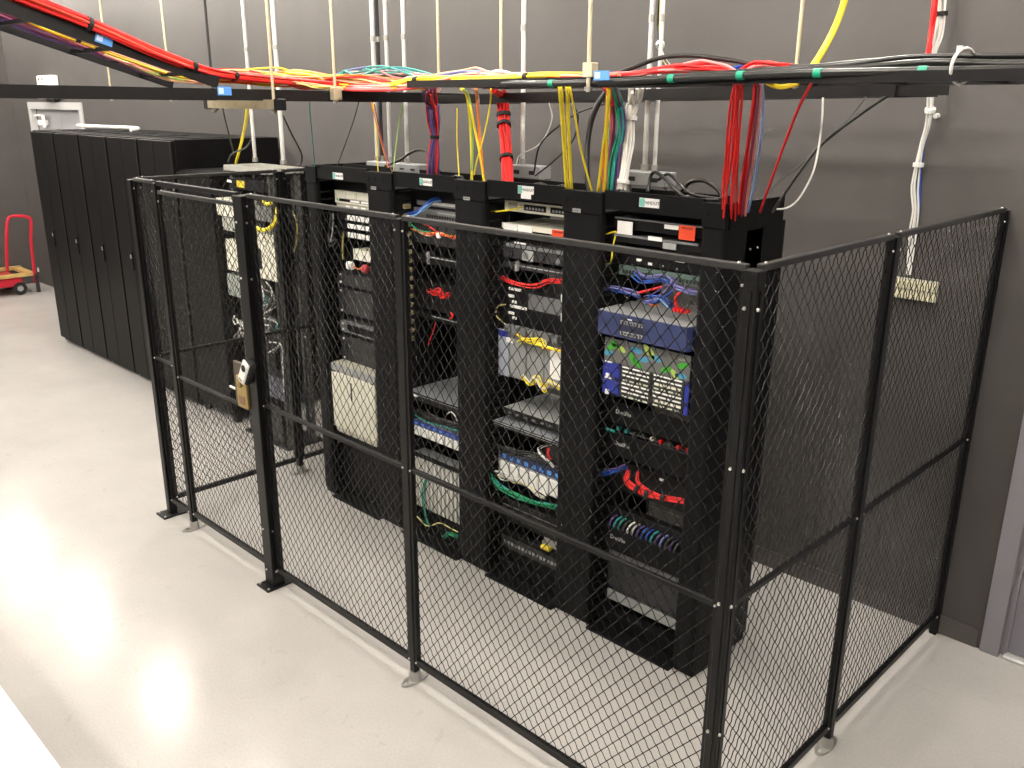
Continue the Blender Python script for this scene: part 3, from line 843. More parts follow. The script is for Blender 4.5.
t, xa, xb, fo = gear(4, 'patch_panel', 'patch panel crowded with blue, green and white plugs low in the nearest rack', 'patch panel', 1.04, zz(640, 538, 1.04), zz(640, 517, 1.04), M_GBLK, M_GBLK, depth=.05)
pz = zz(640, 530, 1.04)
for q, c in enumerate(['violet', 'teal', 'teal', 'dgrey', 'white', 'grey', 'violet', 'blue', 'blue', 'teal', 'violet', 'periwinkle', 'dgrey', 'violet', 'dgrey']):
    x_ = xa + .02 + q * .028
    MB().tube(cr([(x_ + .012, 1.04, pz + .03), (x_ + .008, 1.01, pz + .026), (x_, .995, pz), (x_ - .008, 1.01, pz - .03)], 5), .0055, 6).build('patch_cable', cmat(c), t)
hman(4, 'black lettered horizontal manager below the crowded blue and green plugs', zz(640, 537, 1.0), zz(640, 562, 1.0))
t = thing('rack_shelf', 'plain grey rack shelf low in the nearest rack behind the fence middle rail', 'shelf', (cx4, 1.05, zz(650, 576, 1.05)), 'gear mounted in the equipment racks')
z_ = zz(650, 566, 1.05); box('face_plate', M_MGREY, t, x0 + .016, x1 - .016, 1.05, 1.054, z_ - .05, z_); box('shelf_plate', M_MGREY, t, x0 + .03, x1 - .03, 1.054, 1.36, z_ - .05, z_ - .046)
t = thing('blank_panel', 'lower grey blank panel near the floor in the nearest rack', 'panel', (cx4, 1.05, zz(650, 620, 1.05)), 'gear mounted in the equipment racks')
z_ = zz(650, 608, 1.05); box('face_plate', M_LGREY, t, x0 + .016, x1 - .016, 1.05, 1.054, z_ - .055, z_); box('flange', M_MGREY, t, x0 + .02, x1 - .02, 1.054, 1.08, z_ - .004, z_)
t = thing('blank_panel', 'dark blank panel between the two grey panels low in the nearest rack', 'panel', (cx4, 1.05, .3), 'gear mounted in the equipment racks')
z2 = zz(650, 580, 1.05); box('face_plate', M_DGREY, t, x0 + .016, x1 - .016, 1.05, 1.054, z_ + .02, z2); box('flange', M_DGREY, t, x0 + .02, x1 - .02, 1.054, 1.08, z2 - .004, z2)
loose('yellow fibre cable hanging at the left inside of the nearest rack', [A(602, 204, 1.0), A(601, 222, .99), A(603, 234, .98), A(613, 232, .97), A(616, 233, .97), A(613, 246, .965), A(611, 262, .97), A(606, 264, .99)], .004, 'yellow')

# ---------------------------------------------------------------- RACK 3
x0, x1 = RX[3]; cx3 = (x0 + x1) / 2
t, xa, xb, fo = gear(3, 'network_switch', 'cream switch with black port windows at the top of the third rack', 'switch', 1.04, zz(535, 214, 1.04), zz(535, 203.5, 1.04), M_CREAM2, M_CREAM)
z0 = zz(535, 214, 1.04); z1 = zz(535, 203.5, 1.04)
pw = box('port_window', M_GBLK, fo, xa + .12, xa + .27, 1.038, 1.04, z0 + .012, z1 - .010); ports(pw, xa + .13, xa + .26, 1.038, z0 + .018, z0 + .03, 6, M_LGREY, .4)
pw = box('port_window', M_GBLK, fo, xa + .30, xb - .005, 1.038, 1.04, z0 + .012, z1 - .010); ports(pw, xa + .31, xb - .01, 1.038, z0 + .018, z0 + .03, 6, M_LGREY, .4)
box('vent_block', M_CREAM2, fo, xa + .01, xa + .075, 1.037, 1.04, z0 + .01, z1 - .008)
z1 = zz(535, 226.5, 1.02); z0 = zz(535, 232, 1.02)
t, xa, xb, fo = gear(3, 'network_switch', 'beige slim switch under the cream one in the third rack with a red tag', 'switch', 1.02, z0, z1, M_CREAM2, M_CREAM)
c = A(517, 229, 1.01)
for q in (-1, 1): box('white_label', M_WHITE, t, c[0] + q * .052 - .048, c[0] + q * .052 + .048, 1.012, 1.016, c[2] - .02 - q * .003, c[2] + .02)
box('label_bar', M_WHITE, t, c[0] - .1, c[0] + .1, 1.016, 1.02, c[2] - .003, c[2] + .003)
c = A(556, 235, 1.0); o = box('red_tag', M_REDTAG, t, c[0] - .038, c[0] + .034, 1.012, 1.014, c[2] - .025, c[2] + .022); text('DANGER', .012, M_TEXT, o, (c[0], 1.0115, c[2] + .012))
box('tag_stem', M_MGREY, t, c[0] - .004, c[0] + .004, 1.014, 1.022, c[2] + .012, c[2] + .02)
loose('yellow cable across the cream switch in the third rack', [A(491, 212, 1.0), A(502, 211, .99), A(515, 209, 1.0), A(522, 207, 1.03)], .0045, 'yellow')
z1 = zz(535, 246, 1.03); z0 = zz(535, 262, 1.03)
t, xa, xb, fo = gear(3, 'server', 'silver fronted server with handles in the third rack under the fence top rail', 'server', 1.03, z0, z1, M_DGREY, M_DGREY)
for q in range(4):
    x_ = xa + .01 + q * .11; b = MB().box(x_, x_ + .1, 1.022, 1.03, z1 - .022, z1 - .006); b.build('drive_handle', M_MGREY, fo)
    MB().cyl((x_ + .03, 1.03, z0 + .025), (x_ + .03, 1.02, z0 + .025), .018, n=10).build('knob', M_MGREY if q % 2 else M_DGREY, fo)
c = A(520, 241, 1.02); box('white_label', M_WHITE, fo, c[0] - .04, c[0] + .04, 1.02, 1.022, z1 + .0, z1 + .008)
c = A(528, 251, 1.02); box('grey_block', M_LGREY, fo, c[0] - .045, c[0] + .03, 1.024, 1.03, z0 + .0, z1 - .03)
t, xa, xb, fo = gear(3, 'rack_shelf', 'thin black shelf with bright bracket above the red cable in the third rack', 'shelf', 1.03, zz(535, 272, 1.03), zz(535, 266, 1.03), M_GBLK, M_DGREY, depth=.2)
c = A(517, 265, 1.02); box('bracket', M_LGREY, t, c[0] - .006, c[0] + .006, 1.01, 1.03, c[2] - .03, c[2] + .02)
box('bright_edge', M_LGREY, t, xa + .06, xb, 1.0285, 1.03, zz(535, 269, 1.03), zz(535, 268, 1.03))
bundle('pair of red cables draped across the third rack', [A(501, 277, 1.03), A(510, 281, .98), A(525, 285, .96), A(538, 285, .96), A(547, 281, .97), A(562, 281, .98)], ['red', 'red', 'red'], .012, .0042, seed=12, wander=.5)
z1 = zz(535, 291, 1.03); z0 = zz(535, 326, 1.03)
t, xa, xb, fo = gear(3, 'server', 'black server with white marks at left and a grey grille in the third rack', 'server', 1.03, z0, z1, M_GBLK, M_GBLK)
box('grille', M_MGREY, fo, xa + .17, xb - .03, 1.026, 1.03, z1 - .10, z1 - .02)
for (px, py, w_) in ((515, 289.5, .09), (511, 296, .04), (514, 302, .03), (518, 307.5, .12), (511, 313, .04), (514, 318, .03)):
    c = A(px, py, 1.02); box('marking', M_WHITE, fo, c[0] - w_ / 2, c[0] + w_ / 2, 1.02, 1.026, c[2] - .007, c[2] + .007)
for py in (299, 318):
    c = A(558.5, py, 1.0); box('latch', M_WHITE, fo, c[0] - .003, c[0] + .003, 1.02, 1.03, c[2] - .024, c[2] + .02)
c = A(499, 312, 1.02)
loose('thin yellow cable loop left of the white marked server', [c + (.05, .0, .05), c + (.0, -.01, .03), c + (-.01, -.01, -.02), c + (.05, 0, -.06)], .0035, 'lemon')
z1 = zz(535, 337, 1.0); z0 = zz(535, 384, 1.0)
t, xa, xb, fo = gear(3, 'chassis_switch', 'grey modular chassis with yellow fibre cables in the third rack', 'switch', 1.0, z0, z1, M_MGREY, mat('card_grey', (.21, .22, .22), .4))
box('left_module', mat('pale_blue', (.33, .36, .42), .4), fo, xa - .015, xa + .06, .992, 1.0, z0, z1)
box('logo_block', M_BLUE, fo, xa - .013, xa + .055, .990, .992, z1 - .035, z1 - .004)
for q in range(3): box('card', mat('card_grey2', (.27, .28, .28), .4), fo, xa + .07 + q * .125, xa + .185 + q * .125, .994, 1.0, z0 + .01, z1 - .03)
box('white_card', M_WHITE, fo, xb - .085, xb + .01, .990, .994, z0 + .06, z1 - .045)
box('handle', M_WHITEP, fo, xa + .05, xa + .10, .985, .992, z1 - .06, z1 - .035)
b = MB()
for q in range(7): b.box(xa + .06 + q * .055, xa + .10 + q * .055, .96, .998, z1 + .006, z1 + .04)
t2 = thing('patch_panel', 'dark plug row above the yellow fibre cables in the third rack', 'patch panel', (cx3, 1.03, z1 + .01), 'gear mounted in the equipment racks')
box('face_plate', M_GBLK, t2, x0 + .016, x1 - .016, 1.03, 1.034, z1 + .004, z1 + .048); b.build('plug_row', M_MGREY, t2)
bundle('yellow fibre cables fanned across the top of the grey modular chassis', [A(515, 331, .97), A(524, 339, .955), A(537, 344, .95), A(549, 348, .95), A(562, 351, .96)], ['yellow', 'lemon', 'yellow', 'yellow', 'orange'], [.016, .014, .008, .008], .0042, seed=14, wander=1.2)
bundle('loose yellow fibre cables crossing the top of the grey chassis', [A(518, 342, .98), A(528, 339, .96), A(540, 338, .95), A(545, 348, .95)], ['yellow', 'lemon', 'yellow'], .014, .0038, seed=15, wander=1.2)
bundle('coiled yellow fibre cables hanging below the grey modular chassis', [A(522, 376, .98), A(530, 384, .955), A(536, 378, .95), A(544, 388, .95), A(549, 381, .95), A(560, 389, .96)], ['yellow', 'lemon', 'yellow', 'white', 'yellow'], .018, .004, seed=16, wander=1.4)
# two grey boxes on shelves
z_ = zz(535, 419, .97)
t, xa, xb, fo = gear(3, 'server', 'small grey topped server on the upper shelf of the third rack', 'server', .99, z_ - .035, z_, M_LGREY, M_GBLK, depth=.36, wide=.40, ears=False)
ports(fo, xa + .02, xb - .02, .99, z_ - .026, z_ - .016, 6, M_MGREY, .6)
z_2 = zz(530, 433, .94)
t, xa, xb, fo = gear(3, 'server', 'wide grey topped server below the small one in the third rack', 'server', .95, z_2 - .03, z_2, mat('pale_steel', (.27, .29, .31), .4, .2), M_GBLK, depth=.40, wide=.46, ears=False)
box('chrome_edge', M_LGREY, fo, xa, xb, .947, .95, z_2 - .008, z_2 - .004); box('chrome_edge', M_MGREY, fo, xa, xb, .947, .95, z_2 - .02, z_2 - .017)
bundle('white and red cables looping below the grey servers in the third rack', [A(556, 443, .98), A(541, 447, .95), A(540, 452, .95), A(548, 460, .95), A(554, 467, .97)], ['white', 'black', 'white'], .008, .004, seed=17)
loose('short red cable among white loops in the third rack', [A(549, 448, .96), A(548, 454, .95), A(551, 460, .96)], .006, 'red')
bundle('black cables bunched behind white loops in the third rack', [A(492, 445, 1.0), A(510, 452, .98), A(530, 455, .97), A(556, 462, .98)], ['black', 'dgrey', 'black', 'black', 'dgrey'], .02, .006, seed=18)


def telco(k, label, px, yt, yb, yf, seed, gl):
    a, b = RX[k]; z1 = zz(px, yt, yf); z0 = zz(px, yb, yf)
    t, xa, xb, fo = gear(k, 'patch_panel', label, 'patch panel', yf, z0, z1, M_MGREY, M_LGREY, depth=.06, wide=.45)
    hb = (z1 - z0)
    box('blue_strip', M_NAVY if k == 3 else M_BLUE, fo, xa - .01, xb + .01, yf - .003, yf, z1 - hb * .32, z1)
    ports(fo, xa + .0, xb - .0, yf - .003, z1 - hb * .26, z1 - hb * .12, 8, M_LBLUE, .5)
    for q in range(6): box('white_block', M_WHITEP, fo, xa + .004 + q * .074, xa + .066 + q * .074, yf - .012, yf, z0 + hb * .05, z1 - hb * .38, ch=.004)
    return t, xa, xb, z0, z1


t, xa, xb, z0, z1 = telco(3, 'white patch panel with navy top strip and green cables in the third rack', 525, 458, 486, 1.0, 1, True)
bundle('green cables hanging under the white patch panel of the third rack', [A(490, 474, .98), A(500, 487, .95), A(515, 495, .945), A(535, 502, .95), A(556, 507, .96)], ['green', 'teal', 'green', 'green', 'teal'], .016, .0048, seed=20)
bundle('white cables fanned below the white patch panel of the third rack', [A(497, 473, .975), A(510, 479, .955), A(525, 483, .955), A(545, 497, .96)], ['white', 'white', 'lemon', 'white', 'white', 'grey'], .02, .0042, seed=21, wander=1.3)
t, xa, xb, fo = gear(3, 'server', 'black server under the green cables in the third rack', 'server', 1.02, zz(525, 528, 1.02), zz(525, 506, 1.02), M_GBLK, M_GBLK)
box('bright_edge', M_MGREY, fo, xa, xb, 1.018, 1.02, zz(525, 513, 1.02), zz(525, 512, 1.02))
t, xa, xb, fo = gear(3, 'patch_panel', 'grey dotted panel low in the third rack beside the yellow plug', 'patch panel', 1.02, zz(525, 556, 1.02), zz(525, 545, 1.02), M_GBLK, M_DGREY, depth=.08)
ports(fo, xa, xb, 1.02, zz(525, 552, 1.02), zz(525, 549, 1.02), 16, M_LGREY, .4)
c = A(546, 548, 1.0); o = MB().box(c[0] - .035, c[0] + .035, .985, 1.02, c[2] - .012, c[2] + .014, ch=.008).build('power_plug', M_YEL, None, loc=(c[0], 1.0, c[2])); tag(o, 'yellow power plug low in the third rack', 'plug')
t = thing('blank_panel', 'black blank panel at the foot of the third rack', 'panel', (cx3, 1.03, .15), 'gear mounted in the equipment racks')
box('face_plate', M_RACK, t, x0 + .016, x1 - .016, 1.03, 1.034, .095, .26); box('flange', M_RACK, t, x0 + .02, x1 - .02, 1.034, 1.058, .256, .26)

# ---------------------------------------------------------------- RACK 2
x0, x1 = RX[2]; cx2 = (x0 + x1) / 2
t, xa, xb, fo = gear(2, 'patch_panel', 'white patch panel fed by blue cables at the top of the second rack', 'patch panel', 1.08, zz(445, 208, 1.08), zz(445, 196, 1.08), M_MGREY, M_LGREY, depth=.08)
z0 = zz(445, 208, 1.08); z1 = zz(445, 196, 1.08)
ports(fo, xa + .1, xb, 1.08, z0 + .035, z0 + .05, 20); box('white_strip', M_WHITE, fo, xa + .1, xb, 1.0775, 1.08, z0 + .01, z0 + .028)
t, xa, xb, fo = gear(2, 'network_switch', 'grey switch under the white patch panel in the second rack', 'switch', 1.05, zz(445, 222, 1.05), zz(445, 211, 1.05), M_MGREY, M_MGREY)
z0 = zz(445, 222, 1.05); ports(fo, xa + .1, xb, 1.05, z0 + .012, z0 + .03, 16); box('label', M_LGREY, fo, xa + .2, xb - .06, 1.0485, 1.05, z0 + .04, z0 + .048)
bundle('blue cable bundle curving out at the top of the second rack', [A(408, 215, .99), A(417, 213, .985), A(426, 207, .99), A(433, 201, 1.02), A(440, 199, 1.06)], ['blue', 'blue', 'sky', 'blue', 'blue', 'sky', 'blue'], .016, .0042, seed=23, wander=.5)
bundle('orange cables spread across the second rack below the fence top rail', [A(412, 229, 1.0), A(425, 233, .98), A(438, 234, .97), A(448, 236, .97), A(460, 238, .98)], ['orange', 'orange', 'red', 'orange', 'peach'], [.008, .012, .010, .012], .004, seed=24, wander=1.2)
loose('thin red cable slanting down in the second rack', [A(421, 222, 1.0), A(430, 227, .98), A(440, 234, .97)], .0045, 'red')
loose('thin green cable curving in the second rack', [A(408, 219, 1.0), A(413, 226, .985), A(421, 231, .975), A(430, 232, .98)], .0045, 'green')
c = A(438, 235, .96); o = MB().box(c[0] - .014, c[0] + .014, .955, .975, c[2] - .018, c[2] + .012, ch=.005).build('cable_tag', M_WHITE, None, loc=tuple(c)); tag(o, 'small white tag on the orange cables in the second rack', 'tag')
t, xa, xb, fo = gear(2, 'network_switch', 'dark switch behind the orange cables in the second rack', 'switch', 1.05, zz(440, 246, 1.05), zz(440, 226, 1.05), M_DGREY, M_DGREY)
t, xa, xb, fo = gear(2, 'rack_shelf', 'black shelf with bright edge and bracket in the second rack', 'shelf', 1.04, zz(440, 266, 1.04), zz(440, 257, 1.04), M_GBLK, M_GBLK, depth=.25)
box('bright_edge', M_LGREY, fo, xa + .12, xb, 1.038, 1.04, zz(440, 259.5, 1.04), zz(440, 258.3, 1.04)); c = A(428, 258, 1.03); box('bracket', M_LGREY, fo, c[0] - .006, c[0] + .006, 1.025, 1.04, c[2] - .035, c[2] + .035)
t, xa, xb, fo = gear(2, 'network_switch', 'black switch behind red cables in the middle of the second rack', 'switch', 1.05, zz(440, 312, 1.05), zz(440, 284, 1.05), M_GBLK, M_GBLK)
bundle('knot of red cables in the middle of the second rack', [A(430, 290, 1.02), A(434, 294, .99), A(440, 292, .98), A(444, 297, .98), A(450, 295, 1.0)], ['red'] * 7, .02, .0045, seed=26, wander=1.5)
t, xa, xb, fo = gear(2, 'rack_shelf', 'thin pale edged shelf below the red knot in the second rack', 'shelf', 1.04, zz(440, 322, 1.04), zz(440, 317, 1.04), M_GBLK, M_GBLK, depth=.2)
box('bright_edge', M_LGREY, fo, xa + .14, xb, 1.038, 1.04, zz(440, 318.6, 1.04), zz(440, 317.7, 1.04))
loose('small red cable end on the thin pale shelf of the second rack', [A(451, 313, 1.0), A(453, 316, .99), A(450, 319, .99)], .007, 'red')
loose('faint red cable hanging below the thin pale shelf', [A(436, 322, 1.02), A(433, 332, 1.0), A(428, 345, 1.0)], .003, 'red')
z_ = zz(440, 402, .95)
t, xa, xb, fo = gear(2, 'server', 'grey topped server low in the second rack', 'server', .96, z_ - .045, z_, mat('pale_steel', (.27, .29, .31), .4, .2), M_GBLK, depth=.42, wide=.46, ears=False)
box('chrome_edge', M_MGREY, fo, xa, xb, .957, .96, z_ - .012, z_ - .008)
c = A(415, 399, .95); box('latch', M_WHITE, fo, c[0] - .02, c[0] + .02, .945, .957, z_ - .02, z_ - .012)
loose('thin teal cable across the front of the second rack', [A(410, 412, .99), A(425, 421, .96), A(440, 426, .955), A(459, 431, .96)], .0035, 'teal')
bundle('black cables bunched under the grey topped server of the second rack', [A(410, 410, 1.03), A(425, 415, .99), A(440, 420, .98), A(459, 426, .99)], ['black', 'dgrey', 'black', 'black'], .018, .006, seed=28)
loose('white cable end with red plug beside the grey topped server', [A(447, 414, .97), A(451, 412, .96), A(455, 416, .96), A(457, 421, .97)], .004, 'white')
telco(2, 'blue and white patch panel in the second rack above the ribbed panel', 433, 426, 441, 1.0, 2, False)
z1 = zz(433, 458, 1.0); z0 = zz(433, 512, 1.0)
t, xa, xb, fo = gear(2, 'connector_block', 'pale ribbed connector block low in the second rack', 'connector block', 1.0, z0, z1, M_MGREY, M_MGREY, depth=.08)
for q in range(12): box('rib', mat('rib_grey', (.62, .62, .58), .5), fo, xa + .004 + q * .037, xa + .028 + q * .037, .982, 1.0, z0 + .01, z1 - .012, ch=.004)
b = MB()
for q in range(24): b.box(xa + .003 + q * .0185, xa + .013 + q * .0185, .975, 1.0, z1 - .02, z1 - .002)
b.build('clip_row', M_GBLK, fo)
bundle('green cables dropping over the pale ribbed connector block', [A(426, 478, .97), A(423, 492, .955), A(424, 508, .955), A(428, 525, .96)], ['green', 'teal', 'green'], .01, .0042, seed=30)
loose('pale yellow cable across the foot of the second rack', [A(414, 512, .98), A(421, 521, .96), A(428, 526, .955), A(440, 523, .955), A(450, 528, .96), A(458, 532, .97)], .0035, 'lemon')
bundle('green cable ends at the foot of the second rack', [A(444, 537, .97), A(450, 534, .955), A(458, 537, .96)], ['green', 'teal', 'green', 'green'], .012, .0045, seed=31)
t = thing('blank_panel', 'black blank panel at the foot of the second rack', 'panel', (cx2, 1.03, .1), 'gear mounted in the equipment racks')
box('face_plate', M_RACK, t, x0 + .016, x1 - .016, 1.03, 1.034, .095, .21); box('flange', M_RACK, t, x0 + .02, x1 - .02, 1.034, 1.058, .206, .21)
bundle('pale thin cables running down the slot left of the second rack', [A(400, 300, 1.0), A(404, 400, .99), A(401, 460, .985), A(402, 510, .99)], ['lemon', 'grey', 'white', 'dgrey'], .014, .0035, seed=33, per=10)

# ---------------------------------------------------------------- RACK 1
x0, x1 = RX[1]; cx1 = (x0 + x1) / 2
z1 = zz(345, 191, 1.04); z0 = zz(345, 203.5, 1.04)
t, xa, xb, fo = gear(1, 'network_switch', 'cream modular unit at the top of the first rack with a green light', 'switch', 1.04, z0, z1, M_CREAM2, M_CREAM)
for q in range(4): box('module_cover', M_CREAM, fo, xa - .01 + q * .117, xa + .10 + q * .117, 1.034, 1.04, z0 + .035, z1 - .003)
sl = box('slot', M_GBLK, fo, xa + .03, xb - .03, 1.037, 1.04, z0 + .012, z0 + .028)
ports(sl, xa + .14, xb - .08, 1.037, z0 + .014, z0 + .026, 2, M_WHITE, .15); box('green_light', mat('led_green', (.05, .5, .1), .4), sl, xa + .005, xa + .02, 1.0355, 1.037, z0 + .016, z0 + .026)
z2 = zz(345, 209, 1.05)
t, xa, xb, fo = gear(1, 'patch_panel', 'narrow panel with white connectors right under the cream modular unit', 'patch panel', 1.05, z2, z0 - .004, M_CREAM2, M_CREAM2, depth=.06)
ports(fo, xa + .06, xb - .06, 1.05, z2 + .008, z0 - .012, 4, M_WHITE, .5)
for q, (ya, yb) in enumerate(((214.5, 221), (223, 229), (231.5, 238))):
    za = zz(350, ya, 1.045); zb = zz(350, yb, 1.045)
    t, xa, xb, fo = gear(1, 'patch_panel', '%s of three white port strips stacked in the first rack' % ('topmost', 'middle', 'lowest')[q], 'patch panel', 1.045, zb, za, M_GBLK, M_GBLK, depth=.06)
    for i in range(4): box('white_port', M_WHITEP, fo, xa + .10 + i * .095, xa + .185 + i * .095, 1.039, 1.045, zb + .004, za - .004, ch=.003)
z1 = zz(355, 249, 1.04); z0 = zz(355, 259.5, 1.04)
t, xa, xb, fo = gear(1, 'network_switch', 'small cream switch with two port rows in the first rack', 'switch', 1.04, z0, z1, M_CREAM2, M_CREAM, wide=.32, x1=x1 - .02, x0=x1 - .33, ears=False)
ports(fo, xa + .02, xb - .01, 1.04, z0 + .008, z0 + .024, 6, M_WHITEP, .25); ports(fo, xa + .02, xb - .01, 1.04, z0 + .036, z0 + .05, 6, M_WHITEP, .25)
c = A(344, 247, 1.03); loose('dull yellow cable hanging left of the small cream switch', [c + (0, 0, .09), c + (.0, -.01, .0), c + (-.01, -.005, -.08)], .007, 'olive')
c = A(349, 265, 1.0); o = MB().box(c[0] - .03, c[0] + .03, .99, 1.03, c[2] - .03, c[2] + .02, ch=.01).build('power_adapter', M_WHITE, None, loc=tuple(c)); tag(o, 'small white adapter beside the red ball in the first rack', 'adapter')
c = A(365, 269, 1.0); b = MB(); 
prev = None
for j in range(7):
    a0_, a1_ = math.pi * j / 7 - math.pi / 2, math.pi * (j + 1) / 7 - math.pi / 2
    b.cyl((c[0], 1.0, c[2] + .028 * math.sin(a0_)), (c[0], 1.0, c[2] + .028 * math.sin(a1_)), max(.028 * math.cos(a0_), .001), max(.028 * math.cos(a1_), .001), n=12, cap=False)
o = b.build('emergency_button', mat('pinkish_red', (.62, .05, .06), .4), None, loc=tuple(c)); tag(o, 'round red knob in the middle of the first rack', 'knob')
loose('short orange cable left of the round red knob', [A(354, 267, 1.0), A(358, 269, .99), A(362, 268, .99)], .005, 'orange')
for q, (ya, yb, m_, lab) in enumerate(((274, 287, M_DGREY, 'dark grey panel right below the round red knob'), (290, 315, M_DGREY, 'tall dark grey unit in the middle of the first rack'),
                                       (323, 334, M_MGREY, 'slim grey unit below the tall dark grey one in the first rack'), (338, 362, M_DGREY, 'dark grey unit right above the cream cabinet in the first rack'))):
    za = zz(352, ya, 1.03); zb = zz(352, yb, 1.03)
    t, xa, xb, fo = gear(1, 'rack_unit', lab, 'rack unit', 1.03, zb, za, m_, m_)
    for s in (za - .018, zb + .018): box('white_screw', M_WHITEP, fo, xa + .005, xa + .02, 1.026, 1.03, s - .007, s + .007)
    box('recess', M_GBLK if m_ == M_MGREY else mat('unit_inset', (.035, .035, .037), .5), fo, xa + .06, xb - .02, 1.0275, 1.03, zb + .015, za - .015)
# cream UPS box
yf = .93
uz1 = zz(350, 368.5, yf); uz0 = zz(350, 436, yf)
t = thing('power_unit', 'large cream power unit with a dark slot low in the first rack', 'power unit', (cx1, yf, uz0), 'gear mounted in the equipment racks')
ux0, ux1 = cx1 - .235, cx1 + .235
box('chassis', M_CREAM2, t, ux0, ux1, yf + .02, 1.32, uz0, uz1, ch=.004)
box('top_trim', M_LGREY, t, ux0, ux1, yf + .006, yf + .02, uz1 - .05, uz1 - .006)
fo = box('front_door', M_CREAM, t, ux0 + .002, ux1 - .002, yf, yf + .02, uz0 + .03, uz1 - .06, ch=.006)
box('slot', M_PORT, fo, cx1 - .02, cx1 - .005, yf - .001, yf, uz1 - .22, uz1 - .10)
box('lower_panel', M_CREAM2, t, ux0 + .03, ux1 - .002, yf + .004, yf + .02, uz0, uz0 + .028)
for s in (ux0 + .015, ux1 - .045): box('latch', M_GBLK, t, s, s + .03, yf + .004, yf + .008, uz1 - .075, uz1 - .055)
t = thing('blank_panel', 'black blank panel below the cream power unit in the first rack', 'panel', (cx1, 1.0, .09), 'gear mounted in the equipment racks')
box('face_plate', M_RACK, t, x0 + .004, x1 - .004, 1.0, 1.004, .092, uz0 - .01); box('flange', M_RACK, t, x0 + .02, x1 - .02, 1.004, 1.058, .3, .304)
c = A(333, 235, 1.02); bundle('dark grey cables hung at the left of the white port strips', [c + (0, 0, .14), c + (.0, -.02, .02), c + (.01, -.03, -.05), c + (.03, 0, -.02)], ['dgrey', 'grey', 'dgrey', 'black'], .02, .005, seed=40)

# =================================================================== OPEN GREY RACK (outside the cage, far left)
ox0, ox1, oy0, oy1 = -5.13, -4.55, 1.17, 1.42
t = thing('open_frame_rack', 'older grey open frame rack behind the gate post', 'rack', ((ox0 + ox1) / 2, (oy0 + oy1) / 2, 0))
for (xx, yy) in ((ox0, oy0), (ox1 - .04, oy0), (ox0, oy1 - .06), (ox1 - .04, oy1 - .06)):
    b = MB().box(xx, xx + .004, yy, yy + .06, .0, 2.10); b.box(xx, xx + .04, yy, yy + .004, 0, 2.1); b.box(xx + .036, xx + .04, yy, yy + .06, 0, 2.1)
    b.build('upright', mat('dull_steel', (.12, .12, .115), .45, .4, var=.15), t)
tp = MB().box(ox0 - .02, ox1 + .02, oy0 - .03, oy1 + .02, 2.10, 2.106); 
for (ya, yb) in ((oy0 - .03, oy0 - .02), (oy1 + .01, oy1 + .02)): tp.box(ox0 - .02, ox1 + .02, ya, yb, 2.10, 2.145)
for (xa_, xb_) in ((ox0 - .02, ox0 - .01), (ox1 + .01, ox1 + .02)): tp.box(xa_, xb_, oy0 - .02, oy1 + .01, 2.10, 2.145)
tp.build('top_tray', mat('pale_steel_tray', (.50, .50, .46), .4, .3), t)
box('side_brace', mat('dull_steel', (.12, .12, .115), .45), t, ox1 - .04, ox1, oy0 + .06, oy1 - .06, 1.0, 1.05)
box('foot_plate', M_DGREY, t, ox0 - .03, ox1 + .03, oy0 - .04, oy1 + .04, 0.0, .02)
box('foot_angle', M_DGREY, t, ox0 + .04, ox1 - .04, oy0 - .01, oy0 - .002, .02, .12)


def ogear(name, label, cat, pxs, yt, yb, m_, face=None, depth=.12, xx=None, yf=1.14):
    """xx = screen columns of the left and right edge"""
    za = zz(pxs, yt, yf); zb = zz(pxs, yb, yf); ym = (yt + yb) / 2
    a, b = (float(A(xx[0], ym, yf)[0]), float(A(xx[1], ym, yf)[0])) if xx else (ox0 + .045, ox1 - .045)
    t = thing(name, label, cat, ((a + b) / 2, yf, zb), 'gear in the grey open rack')
    box('chassis', m_, t, a, b, yf + .004, yf + depth, zb, za); f = box('face_plate', face or m_, t, a - .006, b + .006, yf, yf + .004, zb, za)
    return t, f, a, b, zb, za


YO = 1.14
t, f, a, b, zb, za = ogear('rack_unit', 'dark unit with yellow sticker at the top of the grey open rack', 'rack unit', 245, 180, 190, M_DGREY, M_GBLK)
c = A(241, 185, YO); box('yellow_sticker', M_YEL, f, c[0] - .06, c[0] + .05, YO - .0015, YO, zb + .015, za - .01); c = A(230, 183.5, YO); box('white_sticker', M_WHITE, f, c[0] - .04, c[0] + .03, YO - .0015, YO, za - .03, za - .012)
t, f, a, b, zb, za = ogear('rack_unit', 'cream equipment box with wire guard high in the grey open rack', 'rack unit', 225, 199, 216, M_CREAM2, M_CREAM, xx=(217, 248))
t, f, a, b, zb, za = ogear('rack_unit', 'grey panel behind the yellow corrugated tube in the grey open rack', 'rack unit', 262, 206, 221, M_DGREY, M_MGREY, xx=(252, 275))
t, f, a, b, zb, za = ogear('rack_unit', 'pale equipment full of wiring in the grey open rack', 'rack unit', 230, 218, 231, M_MGREY, mat('wire_grey', (.42, .43, .38), .5), xx=(223, 248))
t, f, a, b, zb, za = ogear('rack_unit', 'tall cream relay box right of the gate post in the grey open rack', 'rack unit', 265, 234, 279, M_CREAM2, M_CREAM, xx=(252, 275))
box('dark_slot', M_GBLK, f, a + .06, a + .14, YO - .003, YO, zb + .07, zb + .22); box('cover_seam', M_CREAM2, f, a + .0, b, YO - .0015, YO, zb + .28, zb + .285)
t, f, a, b, zb, za = ogear('rack_unit', 'tall cream relay box left of the gate post in the grey open rack', 'rack unit', 231, 240, 270, M_CREAM2, M_CREAM, xx=(227, 249))
